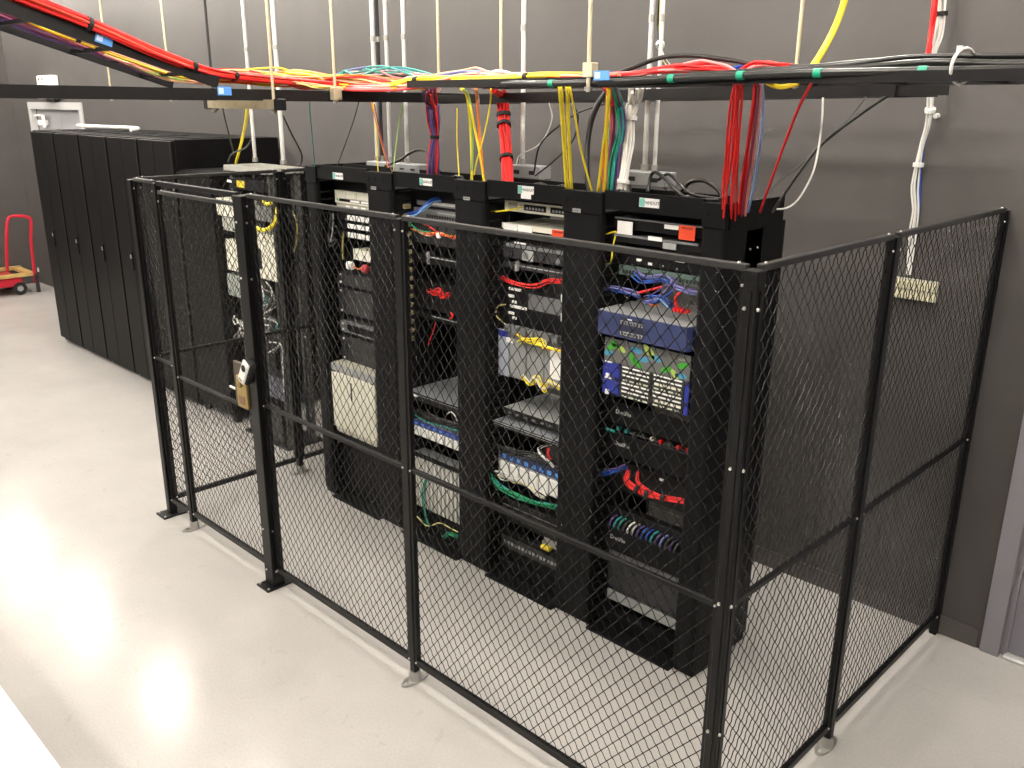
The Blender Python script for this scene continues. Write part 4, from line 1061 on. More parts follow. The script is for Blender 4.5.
t, f, a, b, zb, za = ogear('rack_unit', 'green grey wiring board in the grey open rack', 'rack unit', 234, 275, 296, M_MGREY, mat('board_grey', (.34, .38, .34), .5), xx=(228, 250))
bundle('dark tangle of cables in the middle of the grey open rack', [A(262, 286, YO - .03), A(272, 300, YO - .04), A(264, 315, YO - .05), A(275, 330, YO - .04), A(266, 345, YO - .02)], mix(('dgrey', 4), ('grey', 3), ('black', 3), ('white', 2), ('teal', 1)), .06, .006, seed=50, wander=1.6, per=10)
bundle('white and grey wires low at the left of the grey open rack', [A(238, 318, YO - .03), A(243, 328, YO - .05), A(238, 338, YO - .03)], ['white', 'grey', 'white', 'white', 'grey'], .04, .006, seed=51, wander=1.6)
bundle('thick dark cable run standing at the right of the grey open rack', [A(280, 205, YO), A(283, 250, YO), A(288, 300, YO), A(291, 350, YO), A(295, 410, YO)], mix(('dgrey', 12), ('grey', 3), ('black', 5)), .05, .009, seed=52, wander=.8, per=8)
loose('yellow cable half hidden in the dark cable run', [A(293, 212, YO - .05), A(297, 225, YO - .06), A(297, 240, YO - .06), A(294, 252, YO - .04)], .006, 'olive')
t, f, a, b, zb, za = ogear('rack_unit', 'grey blue box low in the grey open rack', 'rack unit', 275, 377, 398, M_DGREY, mat('slate', (.07, .075, .10), .5), xx=(262, 284))
t, f, a, b, zb, za = ogear('rack_unit', 'black equipment base of the grey open rack', 'rack unit', 275, 405, 440, M_GBLK, M_DGREY)
loose('yellow corrugated tube hanging in a curve in the grey open rack', [A(278, 207, YO - .02), A(276, 220, YO - .05), A(270, 228, YO - .06), A(262, 230, YO - .06), A(252, 226, YO - .03)], .016, 'yellow')
loose('yellow plug cable beside the yellow corrugated tube', [A(263, 199, YO - .02), A(266, 204, YO - .04), A(271, 203, YO - .04)], .013, 'yellow')
loose('pale vertical wire low in the grey open rack', [A(268, 342, YO - .03), A(281, 345, YO - .03), A(283, 365, YO - .03), A(284, 392, YO - .03)], .005, 'white')

# =================================================================== BLACK CABINETS (row outside the cage)
CW = .66; cy0, cy1, CZ = 1.13, 2.12, 2.30
nm = ['leftmost', 'second', 'third', 'fourth', 'fifth']
for i in range(5):
    x0 = -9.27 + i * CW; x1 = x0 + CW - .006
    lab = ['tall black server cabinet at the far left end of the row', 'tall black server cabinet, second from the far left end', 'tall black server cabinet in the middle of the row of five',
           'tall black server cabinet, second from the end near the cage', 'tall black server cabinet at the row end nearest the cage gate'][i]
    t = thing('server_cabinet', lab, 'cabinet', ((x0 + x1) / 2, (cy0 + cy1) / 2, 0), 'tall black server cabinets left of the cage')
    box('body', M_CAB, t, x0, x1, cy0 + .03, cy1, .04, CZ, ch=.004)
    box('plinth', M_GBLK, t, x0 + .02, x1 - .02, cy0 + .04, cy1 - .02, .012, .04)
    d = box('door', M_CAB, t, x0 + .008, x1 - .008, cy0 + .003, cy0 + .03, .05, CZ - .012, ch=.004)
    box('door_edge', M_CAB2, d, x1 - .028, x1 - .01, cy0 - .002, cy0 + .003, .05, CZ - .02)
    box('door_rib', M_CAB2, d, x0 + CW * .45, x0 + CW * .45 + .006, cy0 + .0, cy0 + .003, .05, CZ - .02)
    hx = x0 + .28
    hh = box('handle', M_GBLK, d, hx - .012, hx + .012, cy0 - .012, cy0 + .003, 1.1, 1.27); box('lock', M_ZINC, hh, hx - .012, hx + .012, cy0 - .016, cy0 - .012, 1.21, 1.245)
    tpn = MB()
    for q in range(2): tpn.box(x0 + .08 + q * .26, x0 + .26 + q * .26, cy0 + .25, cy0 + .55, CZ, CZ + .006)
    tpn.build('roof_panel', M_GBLK, t)
    for (xx, yy) in ((x0 + .05, cy0 + .07), (x1 - .05, cy0 + .07), (x0 + .05, cy1 - .07), (x1 - .05, cy1 - .07)):
        MB().cyl((xx, yy, 0), (xx, yy, .014), .025, n=8).build('levelling_foot', M_GALV, t)
t = thing('server_cabinet', 'lower black cabinet at the end of the cabinet row behind the gate', 'cabinet', (-5.66, 1.6, 0), 'black cabinets')
box('body', M_CAB, t, -5.955, -5.37, 1.16, 2.10, .08, 2.06, ch=.004); box('door', M_CAB, t, -5.945, -5.38, 1.135, 1.16, .09, 2.05, ch=.003); box('top_panel', M_CAB2, t, -5.95, -5.375, 1.2, 2.08, 2.06, 2.066)
for (xx, yy) in ((-5.91, 1.2), (-5.41, 1.2), (-5.91, 2.05), (-5.41, 2.05)): MB().box(xx - .025, xx + .025, yy - .025, yy + .025, 0, .08).build('leg', M_GBLK, t)
# white bar on the cabinet roof
p0 = atZ(78, 125.5, CZ + .03); p1 = atZ(139, 128.3, CZ + .03); p1b = p1 + np.array([.03, -.10, -.012])
o = MB().tube(cr([p0, (p0 + p1) / 2, p1 - (p1 - p0) * .03, p1b], 8), .02, 10).build('bent_pipe', M_WHITEP, None, loc=tuple(p0)); tag(o, 'white bent pipe lying on the cabinet roofs', 'pipe')

# =================================================================== OVERHEAD TRAYS
def bar(b, p0, p1, w_, h_):
    p0 = Vector(p0); p1 = Vector(p1); d = (p1 - p0).normalized(); s = d.cross(Vector((0, 0, 1))).normalized() * (w_ / 2); u = s.cross(d).normalized() * (h_ / 2)
    V = []
    for p in (p0, p1): V += [p - s - u, p + s - u, p + s + u, p - s + u]
    return b.add(V, [(0, 1, 2, 3), (7, 6, 5, 4), (0, 4, 5, 1), (1, 5, 6, 2), (2, 6, 7, 3), (3, 7, 4, 0)])


def ladder(name, label, pa, pb, side, width, hgt, step=.305, blue=None, rung_dz=0.0):
    """pa->pb near stringer centreline; side = unit vector to the other stringer"""
    pa = Vector(pa); pb = Vector(pb); side = Vector(side) * width
    t = thing(name, label, 'cable tray', tuple(pa), 'overhead ladder cable trays')
    S = []
    for off in (Vector((0, 0, 0)), side):
        S.append(bar(MB(), pa + off, pb + off, .012, hgt).build('stringer', M_TRAY, t))
    L = (pb - pa).length; n = int(L / step)
    for i in range(n):
        p = pa + (pb - pa) * ((i + .5) / n) + Vector((0, 0, rung_dz)); d = side.normalized() * .006
        bar(MB(), p + d, p + side - d, .025, .016).build('rung', M_TRAY, t)
    return t, S


ZA = 2.677
XD = -4.52
xA0 = float(atY(408, 85, .39)[0])
tA, SA = ladder('ladder_tray', 'black ladder tray carrying the coloured cables along the rack row', (xA0, .39, ZA), (2.6, .39, ZA), (0, 1, 0), .46, .030, rung_dz=-.004)
tB, SB = ladder('ladder_tray', 'black lower ladder tray directly above the racks with its end on the right', (-2.77, 1.16, 2.616), (-.15, 1.16, 2.656), (0, 1, 0), .40, .048, rung_dz=-.008)
tC, SC = ladder('ladder_tray', 'black ladder tray crossing toward the wall, over the cage gate', (-2.80, -5.5, 2.652), (-2.80, 1.62, 2.625), (-1, 0, 0), .46, .052, rung_dz=-.008)
XN = -2.80
dA = atX(205, 78, XN); dB = atX(-60, -17, XN)
slope = float((dB[2] - dA[2]) / (dA[1] - dB[1]))
tD, SD = ladder('ladder_tray', 'sloping black ladder tray climbing to the upper left with a red cable bundle', (XN, -.09, float(dA[2] - slope * (-.09 - dA[1]))), (XN, -3.2, float(dA[2] + slope * (dA[1] + 3.2))), (-1, 0, 0), .46, .052, rung_dz=-.012)
# splice plates & end pieces
box('splice_plate', M_TRAY, tB, -.22, .03, 1.168, 1.176, 2.634, 2.668)


def blue_tag(parent, c, dx, normal_y, m=M_LBLUE, tilt=0.0, w_=.085, h_=.036):
    """small blue nameplate on a stringer that runs along X (normal -y) or Y (normal +x)"""
    if normal_y:
        o = MB().box(-w_ / 2, w_ / 2, -.0015, .0015, -h_ / 2, h_ / 2).build('blue_tag', m, None); o2 = MB().box(-w_ / 2 + .005, -w_ / 2 + .03, -.0025, -.0015, -h_ / 2 + .006, h_ / 2 - .005).build('logo_patch', mat('pale_blue_print', (.55, .70, .95), .4), None)
    else:
        o = MB().box(-.0015, .0015, -w_ / 2, w_ / 2, -h_ / 2, h_ / 2).build('blue_tag', m, None); o2 = MB().box(.0015, .0025, -w_ / 2 + .005, -w_ / 2 + .03, -h_ / 2 + .006, h_ / 2 - .005).build('logo_patch', mat('pale_blue_print', (.55, .70, .95), .4), None)
    o.parent = parent; o.location = Vector(c) - wloc(parent); o.rotation_euler = (0, tilt, 0); o2.parent = o
    return o


c = atX(104, 40, XN + .0075); bt = blue_tag(tD, c, 0, False, w_=.072, h_=.034); bt.rotation_euler = (-math.atan(slope), 0, 0)
c = atX(224.5, 91, -2.792); blue_tag(tC, c, 0, False, w_=.07, h_=.038)
c = atY(606.5, 77.5, .378); blue_tag(tA, (c[0], .350, 2.695), 0, True, w_=.07, h_=.032)

# gold strut trapeze under the crossing tray
sc = atX(272, 101, -2.75); sy = float(sc[1]); 
t = thing('strut_channel', 'tan steel strut channel hung under the crossing tray', 'strut', (-3.03, sy, 2.58))
b = MB().box(-3.36, -2.70, sy - .02, sy + .02, 2.566, 2.570); b.box(-3.36, -2.70, sy - .022, sy - .018, 2.566, 2.610); b.box(-3.36, -2.70, sy + .018, sy + .022, 2.566, 2.610)
b.build('channel', M_STRUT, t)
for xx in (-3.40, -2.70): box('end_cap', M_GBLK, t, xx, xx + .04, sy - .024, sy + .024, 2.560, 2.614, ch=.004)
for xx in (-3.31, -2.74): MB().cyl((xx, sy, 2.55), (xx, sy, 2.566), .014, n=6, smooth=False).build('nut', M_GALV, t)

def rod(label, x, y, z0, r=.0075, m=None, name='hanger_rod', cat='rod', plate=None, group=None, side=None):
    t = thing(name, label, cat, (x, y, z0), group)
    MB().cyl((x, y, z0), (x, y, ZC), r, n=8).build('rod', m or M_ROD, t)
    MB().cyl((x, y, z0 + .004), (x, y, z0 + .018), .015, n=6, smooth=False).build('nut', M_GALV, t)
    if plate: box('clamp', m or M_ROD, t, *plate, ch=.002)
    return t


rod('tan hanger rod with clamp on the crossing tray', -2.78, .545, 2.595, plate=(-2.793, -2.755, .52, .57, 2.61, 2.675))
rod('tan hanger rod at the right end of the tan strut channel', -2.735, sy, 2.545)
rod('dark hanger rod rising beside the tan strut channel', -3.33, sy, 2.545, m=M_DGREY)
p = atY(438.5, 60, .92); rod('tan hanger rod behind the tray left of the thick red drop', p[0], .92, 2.655)
p = atY(501, 60, .92); rod('tan hanger rod above the thick red drop', p[0], .92, 2.655)
p = atY(590, 60, .36); rod('tan hanger rod with clamp beside the blue tag on the near tray', p[0], .355, 2.64, plate=(p[0] - .022, p[0] + .022, .345, .382, 2.69, 2.74))
p = atY(799, 40, .92); rod('tan hanger rod left of the thick yellow cable', p[0], .92, 2.655)
p = atY(107, 60, 1.4); rod('thin far hanger rod above the leftmost cabinet', p[0], 1.4, 2.60, r=.01)
p = atY(165, 40, 1.4); rod('thin far hanger rod above the middle cabinets', p[0], 1.4, 2.60, r=.01)


def conduit(label, px, py0, yb, zbot, r=.0125, box_=None, m=None):
    p = atY(px, py0, yb); x = float(p[0])
    t = thing('conduit', label, 'conduit', (x, yb, zbot), None)
    MB().cyl((x, yb, zbot), (x, yb, ZC), r, n=10).build('pipe', m or M_EMT, t)
    MB().cyl((x, yb, zbot), (x, yb, zbot + .03), r * 1.5, n=10).build('connector', M_GALV, t)
    for z in (2.95, 3.6): MB().cyl((x, yb, z), (x, yb, z + .03), r * 1.25, n=10).build('coupling', M_GALV, t)
    return x


YC_ = 1.68
conduit('white conduit dropping to the grey open rack', 252, 120, 1.34, 2.165, .014)
conduit('second steel conduit dropping at the right of the grey open rack', 280.5, 120, 1.34, 2.165, .016)
xa1 = conduit('leftmost of three white conduits dropping behind the left racks', 376, 120, 1.25, 2.25, .013)
xa2 = conduit('middle of three white conduits dropping behind the left racks', 389, 120, 1.25, 2.25, .012)
xa3 = conduit('rightmost of three white conduits dropping behind the left racks', 406, 120, 1.25, 2.25, .012)
conduit('dark conduit close behind the leftmost of the three white ones', 380.5, 120, 1.30, 2.25, .013, m=M_DGREY)
xb1 = conduit('white conduit dropping to the outlet box of the third rack', 523, 120, 1.25, 2.29)
xc1 = conduit('white conduit dropping to the outlet box behind the white cable bundle', 647, 120, 1.25, 2.30)
xc2 = conduit('thin steel conduit beside the white conduit at the right', 657, 120, 1.25, 2.30, .010)


def outlet(label, x0, x1, y0, y1, z0, z1):
    t = thing('outlet_box', label, 'outlet box', ((x0 + x1) / 2, (y0 + y1) / 2, z0))
    f = box('housing', M_GREYBOX, t, x0, x1, y0, y1, z0, z1, ch=.004)
    n = max(1, int((x1 - x0) / .09))
    for q in range(n):
        xx = x0 + (q + .5) * (x1 - x0) / n; box('socket', M_PORT, f, xx - .02, xx + .02, y0 - .002, y0, z0 + .02, z1 - .025)
    # support legs down to the rack top
    for xx in (x0 + .01, x1 - .03): box('bracket', M_GALV, t, xx, xx + .02, y0 + .03, y0 + .05, 2.13, z0)
    return t


outlet('grey steel outlet box on top of the nearest rack', xc1 - .10, xc2 + .10, 1.2, 1.29, 2.235, 2.30)
outlet('grey steel outlet box on top of the third rack', xb1 - .05, xb1 + .17, 1.2, 1.29, 2.225, 2.29)
outlet('dark outlet strip on top of the two left racks', xa1 - .05, xa3 + .16, 1.2, 1.29, 2.195, 2.25)

# =================================================================== CABLES ON TRAYS
def B(px, py, x=-3.0): return atX(px, py, x)


bundle('red data cable bundle running down the sloping tray', [B(-60, -37, XN), B(20, -3, XN), B(75, 19, XN), B(110, 34, XN), B(155, 53, XN), B(200, 69.5, XN - .02), B(225, 74.5, -2.85), B(265, 78.5, -2.88), B(310, 82.5, -2.87), B(350, 86, -2.85)], mix(('red', 18), ('red_lamplit', 14)), [.042, .042, .042, .042, .040, .036, .032, .028, .022, .014], .0055, ties=(.262, .535, .69), seed=60, wander=.35, per=9, flat=.62)
bundle('orange fibre cables inside the sloping tray', [B(-40, -8, -2.98), B(10, 12, -2.98), B(45, 28, -2.98), B(90, 45, -2.98), B(130, 60, -2.98), B(180, 76, -2.98), B(230, 80, -2.98)], mix(('orange', 4), ('peach', 2), ('yellow', 2)), .022, .0036, ties=(.45,), seed=61, wander=.5, flat=.4)
bundle('purple cables along the lower edge of the sloping tray', [B(-40, 0, -3.12), B(0, 16, -3.12), B(40, 32, -3.12), B(90, 50, -3.12), B(125, 63, -3.12), B(160, 76, -3.12), B(215, 83, -3.1)], mix(('plum', 7), ('violet', 7)), [.05, .05, .04, .028, .02], .0048, ties=(.62,), seed=62, wander=.5, flat=.4)
bundle('green and peach cables at the foot of the sloping tray', [B(105, 55, -3.05), B(130, 64, -3.05), B(150, 72, -3.05), B(175, 80, -3.05), B(205, 83, -3.05)], mix(('lime', 3), ('peach', 3), ('pink', 3)), .026, .0034, seed=63, wander=1.2, flat=.35)
bundle('yellow and orange cables heaped on the tray above the cage gate', [B(205, 75, -2.98), B(250, 75.5, -2.98), B(290, 77, -2.98), B(330, 80, -2.92), A(375, 83.5, .62), A(425, 85.5, .47)], mix(('yellow', 8), ('peach', 7), ('orange', 7), ('lemon', 5), ('red', 4)), [.03, .036, .044, .042, .034, .018], .0044, seed=64, wander=1.4, per=10, flat=.8)
bundle('pale yellow and orange cables fanned beside the red cables over the gate', [B(235, 75, -3.05), B(270, 76, -3.05), B(310, 79, -3.0), B(345, 83, -2.9), A(395, 85, .6)], mix(('lemon', 5), ('yellow', 5), ('peach', 4), ('red', 3)), [.02, .036, .046, .042, .03], .0042, seed=164, wander=1.6, per=10, flat=.75)
bundle('yellow and red cables arching to the first tan hanger rod', [B(225, 77, -3.1), B(265, 75, -3.1), B(305, 76.5, -3.08), B(345, 79, -3.05), A(400, 81, .8)], mix(('yellow', 6), ('lemon', 5), ('orange', 4), ('red', 2)), [.02, .03, .036, .03, .02], .0042, seed=166, wander=1.5, per=10, flat=.7)
bundle('thin yellow cables spilling over the near side of the tray', [B(278, 79, -2.95), B(300, 83, -2.85), B(318, 86.5, -2.80), B(345, 88.5, -2.80)], ['lemon', 'yellow', 'lemon', 'peach'], [.02, .03, .02], .0036, seed=65, wander=.8, flat=.4)
bundle('red and orange cables lying low along the tray over the gate', [B(215, 79, -2.9), B(255, 81, -2.92), B(300, 84, -2.92), B(340, 86.5, -2.88), A(390, 88, .55)], mix(('red', 6), ('orange', 5), ('red_lamplit', 5), ('yellow', 3)), [.02, .03, .03, .026, .02], .0045, seed=165, wander=1.3, per=10, flat=.6)
bundle('teal and white cables piled on the tray left of the yellow bundle', [B(322, 80, -3.05), B(348, 76.5, -3.05), A(385, 74, .80), A(420, 76, .74), A(450, 81, .64)], mix(('teal', 6), ('white', 5), ('pink', 4), ('periwinkle', 2), ('black', 2)), [.02, .05, .06, .04, .02], .0055, seed=66, wander=1.5, per=10, flat=.6)
bundle('pink and red cables over the tray, left of the thick red drop', [B(345, 88, -2.81), A(400, 87.5, .45), A(440, 83, .50), A(470, 77, .62), A(500, 76, .66), A(560, 77, .62), A(620, 76, .58)], mix(('red', 4), ('pink', 7), ('peach', 3)), [.02, .022, .022, .03, .03, .02, .015], .0052, seed=67, wander=1.0, per=9, flat=.55)
bundle('pastel blue and white cables humped over the tray top', [A(430, 78, .62), A(455, 74, .66), A(475, 72.5, .68), A(500, 74.5, .66), A(530, 78, .62)], ['periwinkle', 'sky', 'white', 'peach', 'white', 'pink'], [.02, .035, .03], .0052, seed=68, wander=1.2, flat=.6)
bundle('yellow cable bundle strapped along the tray between the drops', [A(392, 86, .43), A(416, 80, .48), A(440, 79, .52), A(470, 79, .56), A(505, 78, .60), A(540, 75.5, .62), A(575, 75, .62), A(600, 75.5, .6)], mix(('yellow', 9), ('lemon', 3)), [.02, .016, .018, .016, .012], .0048, ties=(.15, .66), seed=69, wander=.7, per=8, flat=.6)
bundle('red cables humped over the tray left of the red drops', [A(585, 75.5, .60), A(630, 74.5, .60), A(660, 70.5, .60), A(690, 66.5, .60), A(712, 66, .60), A(728, 69, .58), A(738, 77, .52)], mix(('red', 10), ('pink', 4)), [.012, .014, .02, .024, .02, .014], .0055, seed=70, wander=.8, per=8, flat=.7)
bundle('red cable loop over the tray at the right of the red drops', [A(742, 72, .55), A(752, 66, .56), A(765, 63.5, .57), A(780, 65.5, .58), A(800, 69, .60)], ['red', 'red', 'pink', 'red', 'red'], .010, .0052, seed=71, wander=.8)
bundle('blue and white cables under the red loop on the tray', [A(735, 70, .62), A(745, 68, .62), A(760, 68.5, .62), A(775, 71, .62)], ['blue', 'periwinkle', 'white', 'blue'], .010, .0052, seed=72)


def power(label, pts, r, tapes=(), c='black', tie=None):
    P = cr(pts, 10); t = thing('power_cable', label, 'cable', tuple(P[0]), 'thick black power cables on the tray')
    MB().tube(P, r, 10).build('sheath', cmat(c), t)
    N = len(P)
    for s in tapes:
        # nearest sample to the given screen column
        best = min(range(1, N - 1), key=lambda i: abs(512 + F_PX * np.dot(P[i] - CAM, r2) / np.dot(P[i] - CAM, fw) - s))
        d = (P[best + 1] - P[best - 1]); d /= np.linalg.norm(d)
        MB().cyl(P[best] - d * .012, P[best] + d * .012, r * 1.15, n=10).build('green_tape', M_TAPEG, t)
    return t


yk = .37
power('long black power cable with green tape marks along the near tray edge', [A(470, 82, .50), A(500, 83.5, .40), A(552, 83.5, yk), A(610, 82.0, .37), A(672, 78.5, yk), A(741, 75.5, .37), A(818, 73.0, .38), A(923, 71.0, .40), A(1060, 69, .42)], .0125, (497, 552, 672, 741, 818, 923))
power('black power cable lying under the taped one on the tray', [A(600, 84, .42), A(680, 81.5, .40), A(768, 79, .40), A(860, 77, .42), A(940, 75.5, .44), A(1060, 75, .46)], .013)
power('upper black power cable climbing over the tray at the right', [A(740, 72.5, .48), A(800, 69, .50), A(850, 64, .52), A(900, 60, .52), A(960, 58, .52), A(1060, 57, .52)], .012)
power('black power cable resting between the others at the right', [A(690, 75.5, .5), A(780, 71, .50), A(860, 67.5, .50), A(930, 62.5, .48), A(1000, 64, .48), A(1060, 63, .48)], .012)
power('thin black cable arched high over the tray', [A(612, 76, .6), A(632, 68, .62), A(660, 58, .64), A(690, 55.5, .64), A(730, 60, .62), A(768, 66, .60), A(820, 66, .58), A(880, 60, .56)], .0085)
power('black cable sagging along the top of the power cables', [A(770, 70, .5), A(840, 66, .50), A(905, 57.5, .50), A(960, 56, .50), A(1060, 55.5, .5)], .008)
t = thing('cable_tie', 'pale grey cable tie around the black power cables at the right', 'cable tie', tuple(A(963, 66, .40)))
c_ = A(963, 66, .46); n = 16
MB().tube([c_ + np.array([.004 * math.sin(2 * math.pi * i / n), -.0 + .085 * math.cos(2 * math.pi * i / n), .046 * math.sin(2 * math.pi * i / n)]) for i in range(n)], .0045, 6, closed=True).build('band', cmat('white'), t)
box('clasp', cmat('white'), t, c_[0] - .006, c_[0] + .006, c_[1] - .05, c_[1] - .035, c_[2] + .036, c_[2] + .05)

# =================================================================== DROPS
yd = 1.0
bundle('purple and red cable drop tied in the middle above the second rack', [A(429, 88, .80), A(431, 100, .98), A(433, 120, yd), A(434.5, 137, yd), A(433, 155, yd), A(432, 180, yd)], mix(('violet', 8), ('plum', 6), ('red', 4)), [.035, .04, .035, .018, .03, .035], .0048, ties=(.6,), seed=80, wander=.3, per=8)
Y5 = .98
for lab, c, pts in (('yellow cable dropping straight beside the green one to the rack', 'yellow', [A(461, 89, .80), A(466, 94, .95), A(469, 110, Y5), A(471, 140, Y5), A(472, 183, Y5)]),
                    ('pale green cable dropping beside the yellow one', 'lime', [A(463, 89, .82), A(468, 95, .96), A(471, 112, Y5), A(472.5, 150, Y5), A(471, 184, Y5)]),
                    ('orange cable slanting down across the pale green cable', 'orange', [A(476, 89, .82), A(477, 100, .97), A(479, 130, Y5), A(482, 160, Y5), A(484, 184, Y5)]),
                    ('thin yellow cable crossing the orange cable in its drop', 'yellow', [A(491, 89, .82), A(490, 105, .97), A(484, 135, .97), A(477, 160, .97), A(474, 175, Y5)]),
                    ('grey cable dropping behind the orange cable', 'grey', [A(472, 88, .82), A(478, 94, 1.0), A(480, 120, 1.0), A(482, 150, 1.0), A(484, 182, 1.0)]),
                    ('yellow cable crossing toward the orange cable foot', 'yellow', [A(470, 105, .975), A(475, 130, .975), A(480, 155, .975), A(484, 182, .98)])):
    loose(lab, pts, .0065 if c in ('yellow', 'lime', 'orange') and 'thin' not in lab else .004, c)
bundle('thick red cable drop with black straps into the middle cable manager', [A(493, 86, .90), A(500, 92, 1.18), A(503, 105, 1.22), A(504, 125, 1.2), A(506, 150, 1.12), A(507.5, 186, 1.02)], ['red'] * 24, [.03, .028, .028, .028, .026, .028], .0065, ties=(.50, .60, .85), seed=82, wander=.2, per=8)
t = A(502, 178, .95)
for lab, pts in (('left of three yellow cables dropping to the wide manager', [A(558, 80, .55), A(560, 88, .50), A(562, 110, .6), A(564, 140, .75), A(567, 190, .96)]), ('middle of three yellow cables dropping to the wide manager', [A(565, 80, .55), A(567, 88, .50), A(568, 110, .6), A(569, 140, .75), A(571.5, 190, .96)]),
                 ('right thin yellow cable slanting to the wide manager', [A(569, 80, .55), A(570, 88, .50), A(574, 110, .6), A(581, 150, .78), A(592, 192, .96)])):
    loose(lab, pts, .0095 if 'left' in lab else .0075 if 'middle' in lab else .0045, 'yellow')
loose('thick black cable bending down left of the orange drop', [A(606, 92, 1.1), A(598, 104, 1.08), A(591, 122, 1.06), A(587.5, 145, 1.04), A(587, 170, 1.02), A(589, 192, 1.0)], .013, 'black')
bundle('orange and yellow cable drop beside the blue tag', [A(607, 82, .50), A(609, 90, .50), A(608, 110, .6), A(606, 140, .75), A(605, 165, .85), A(604, 192, .96)], ['orange', 'orange', 'yellow', 'orange'], [.008, .010, .012], .006, seed=84, wander=.3)
loose('yellow cable splitting away from the orange drop', [A(608, 95, .52), A(607, 120, .64), A(603, 150, .80), A(598, 192, .96)], .007, 'yellow')
bundle('dark red cables behind the orange drop', [A(604, 86, .7), A(611, 98, .95), A(613, 120, 1.0), A(611, 150, 1.0), A(608, 192, 1.0)], ['plum', 'plum', 'red', 'plum'], .012, .006, seed=85, wander=.3)
bundle('teal and violet cable drop left of the white bundle', [A(612, 84, .7), A(617, 98, .95), A(620, 115, 1.0), A(620, 135, 1.0), A(614, 160, 1.0), A(611, 192, 1.0)], mix(('teal', 6), ('violet', 3), ('green', 2)), [.015, .018, .02, .018, .018], .005, seed=86, wander=.4)
loose('single violet cable falling right of the teal drop', [A(622, 108, 1.0), A(621, 140, 1.0), A(619, 165, 1.0), A(618, 192, 1.0)], .007, 'violet')
bundle('white cable bundle dropping to the nearest rack', [A(635, 86, .95), A(634, 100, 1.05), A(631, 118, 1.05), A(629, 145, 1.03), A(625, 170, 1.0), A(622, 190, .98)], ['white'] * 14, [.035, .03, .018, .022, .016, .020], .0058, ties=(.40, .92), seed=87, wander=.4, tie_m=M_WHITEP)
bundle('wider red cable drop to the nearest rack end', [A(737, 76, .42), A(738, 86, .42), A(736, 110, .5), A(733, 150, .68), A(730, 185, .85), A(728, 219, .97)], ['red'] * 8, [.012, .016, .026, .034, .036, .032], .0046, seed=88, wander=.3)
bundle('narrower red cable drop beside the light blue cable', [A(756, 74, .42), A(757.5, 84, .42), A(755, 110, .5), A(750, 150, .68), A(745, 185, .88), A(742, 214, 1.0)], ['red', 'red', 'plum', 'red', 'red', 'pink'], [.010, .012, .016, .016], .0052, seed=89, wander=.3)
loose('light blue cable dropping right of the red cables', [A(760, 76, .45), A(762, 86, .45), A(763, 110, .6), A(760, 145, .75), A(754, 185, .95), A(748, 212, 1.08)], .0055, 'sky')
loose('thin red cable slanting far right of the red drops', [A(812, 76, .42), A(811, 84, .42), A(800, 105, .55), A(788, 135, .75), A(775, 170, .95), A(760, 212, 1.15)], .005, 'red')
loose('black cable curving from the lower tray end to the rack corner', [A(912, 82, 1.5), A(892, 93, 1.5), A(855, 118, 1.45), A(820, 146, 1.4), A(795, 178, 1.33), A(772, 213, 1.28)], .007, 'black')
loose('thin dark cable beside the curving black cable', [A(866, 97, 1.5), A(850, 117, 1.5), A(830, 138, 1.48), A(800, 165, 1.45), A(775, 185, 1.4), A(757, 208, 1.35)], .003, 'dgrey')
loose('thin pale cable hanging from the lower tray to the rack corner', [A(823, 97, 1.35), A(822, 120, 1.35), A(819, 145, 1.35), A(812, 175, 1.33), A(795, 203, 1.32), A(776, 209, 1.31), A(757, 200, 1.30)], .0042, 'white')
loose('thick yellow cable coming down from the ceiling onto the tray', [A(856, -60, 1.0), A(847, -10, 1.0), A(838, 20, .98), A(826, 45, .9), A(812, 67, .75), A(800, 76, .65)], .012, 'yellow')
loose('yellow cable loop sagging under the near tray', [A(764, 81, .55), A(775, 86, .55), A(785, 86.5, .55), A(798, 83, .55)], .008, 'yellow')
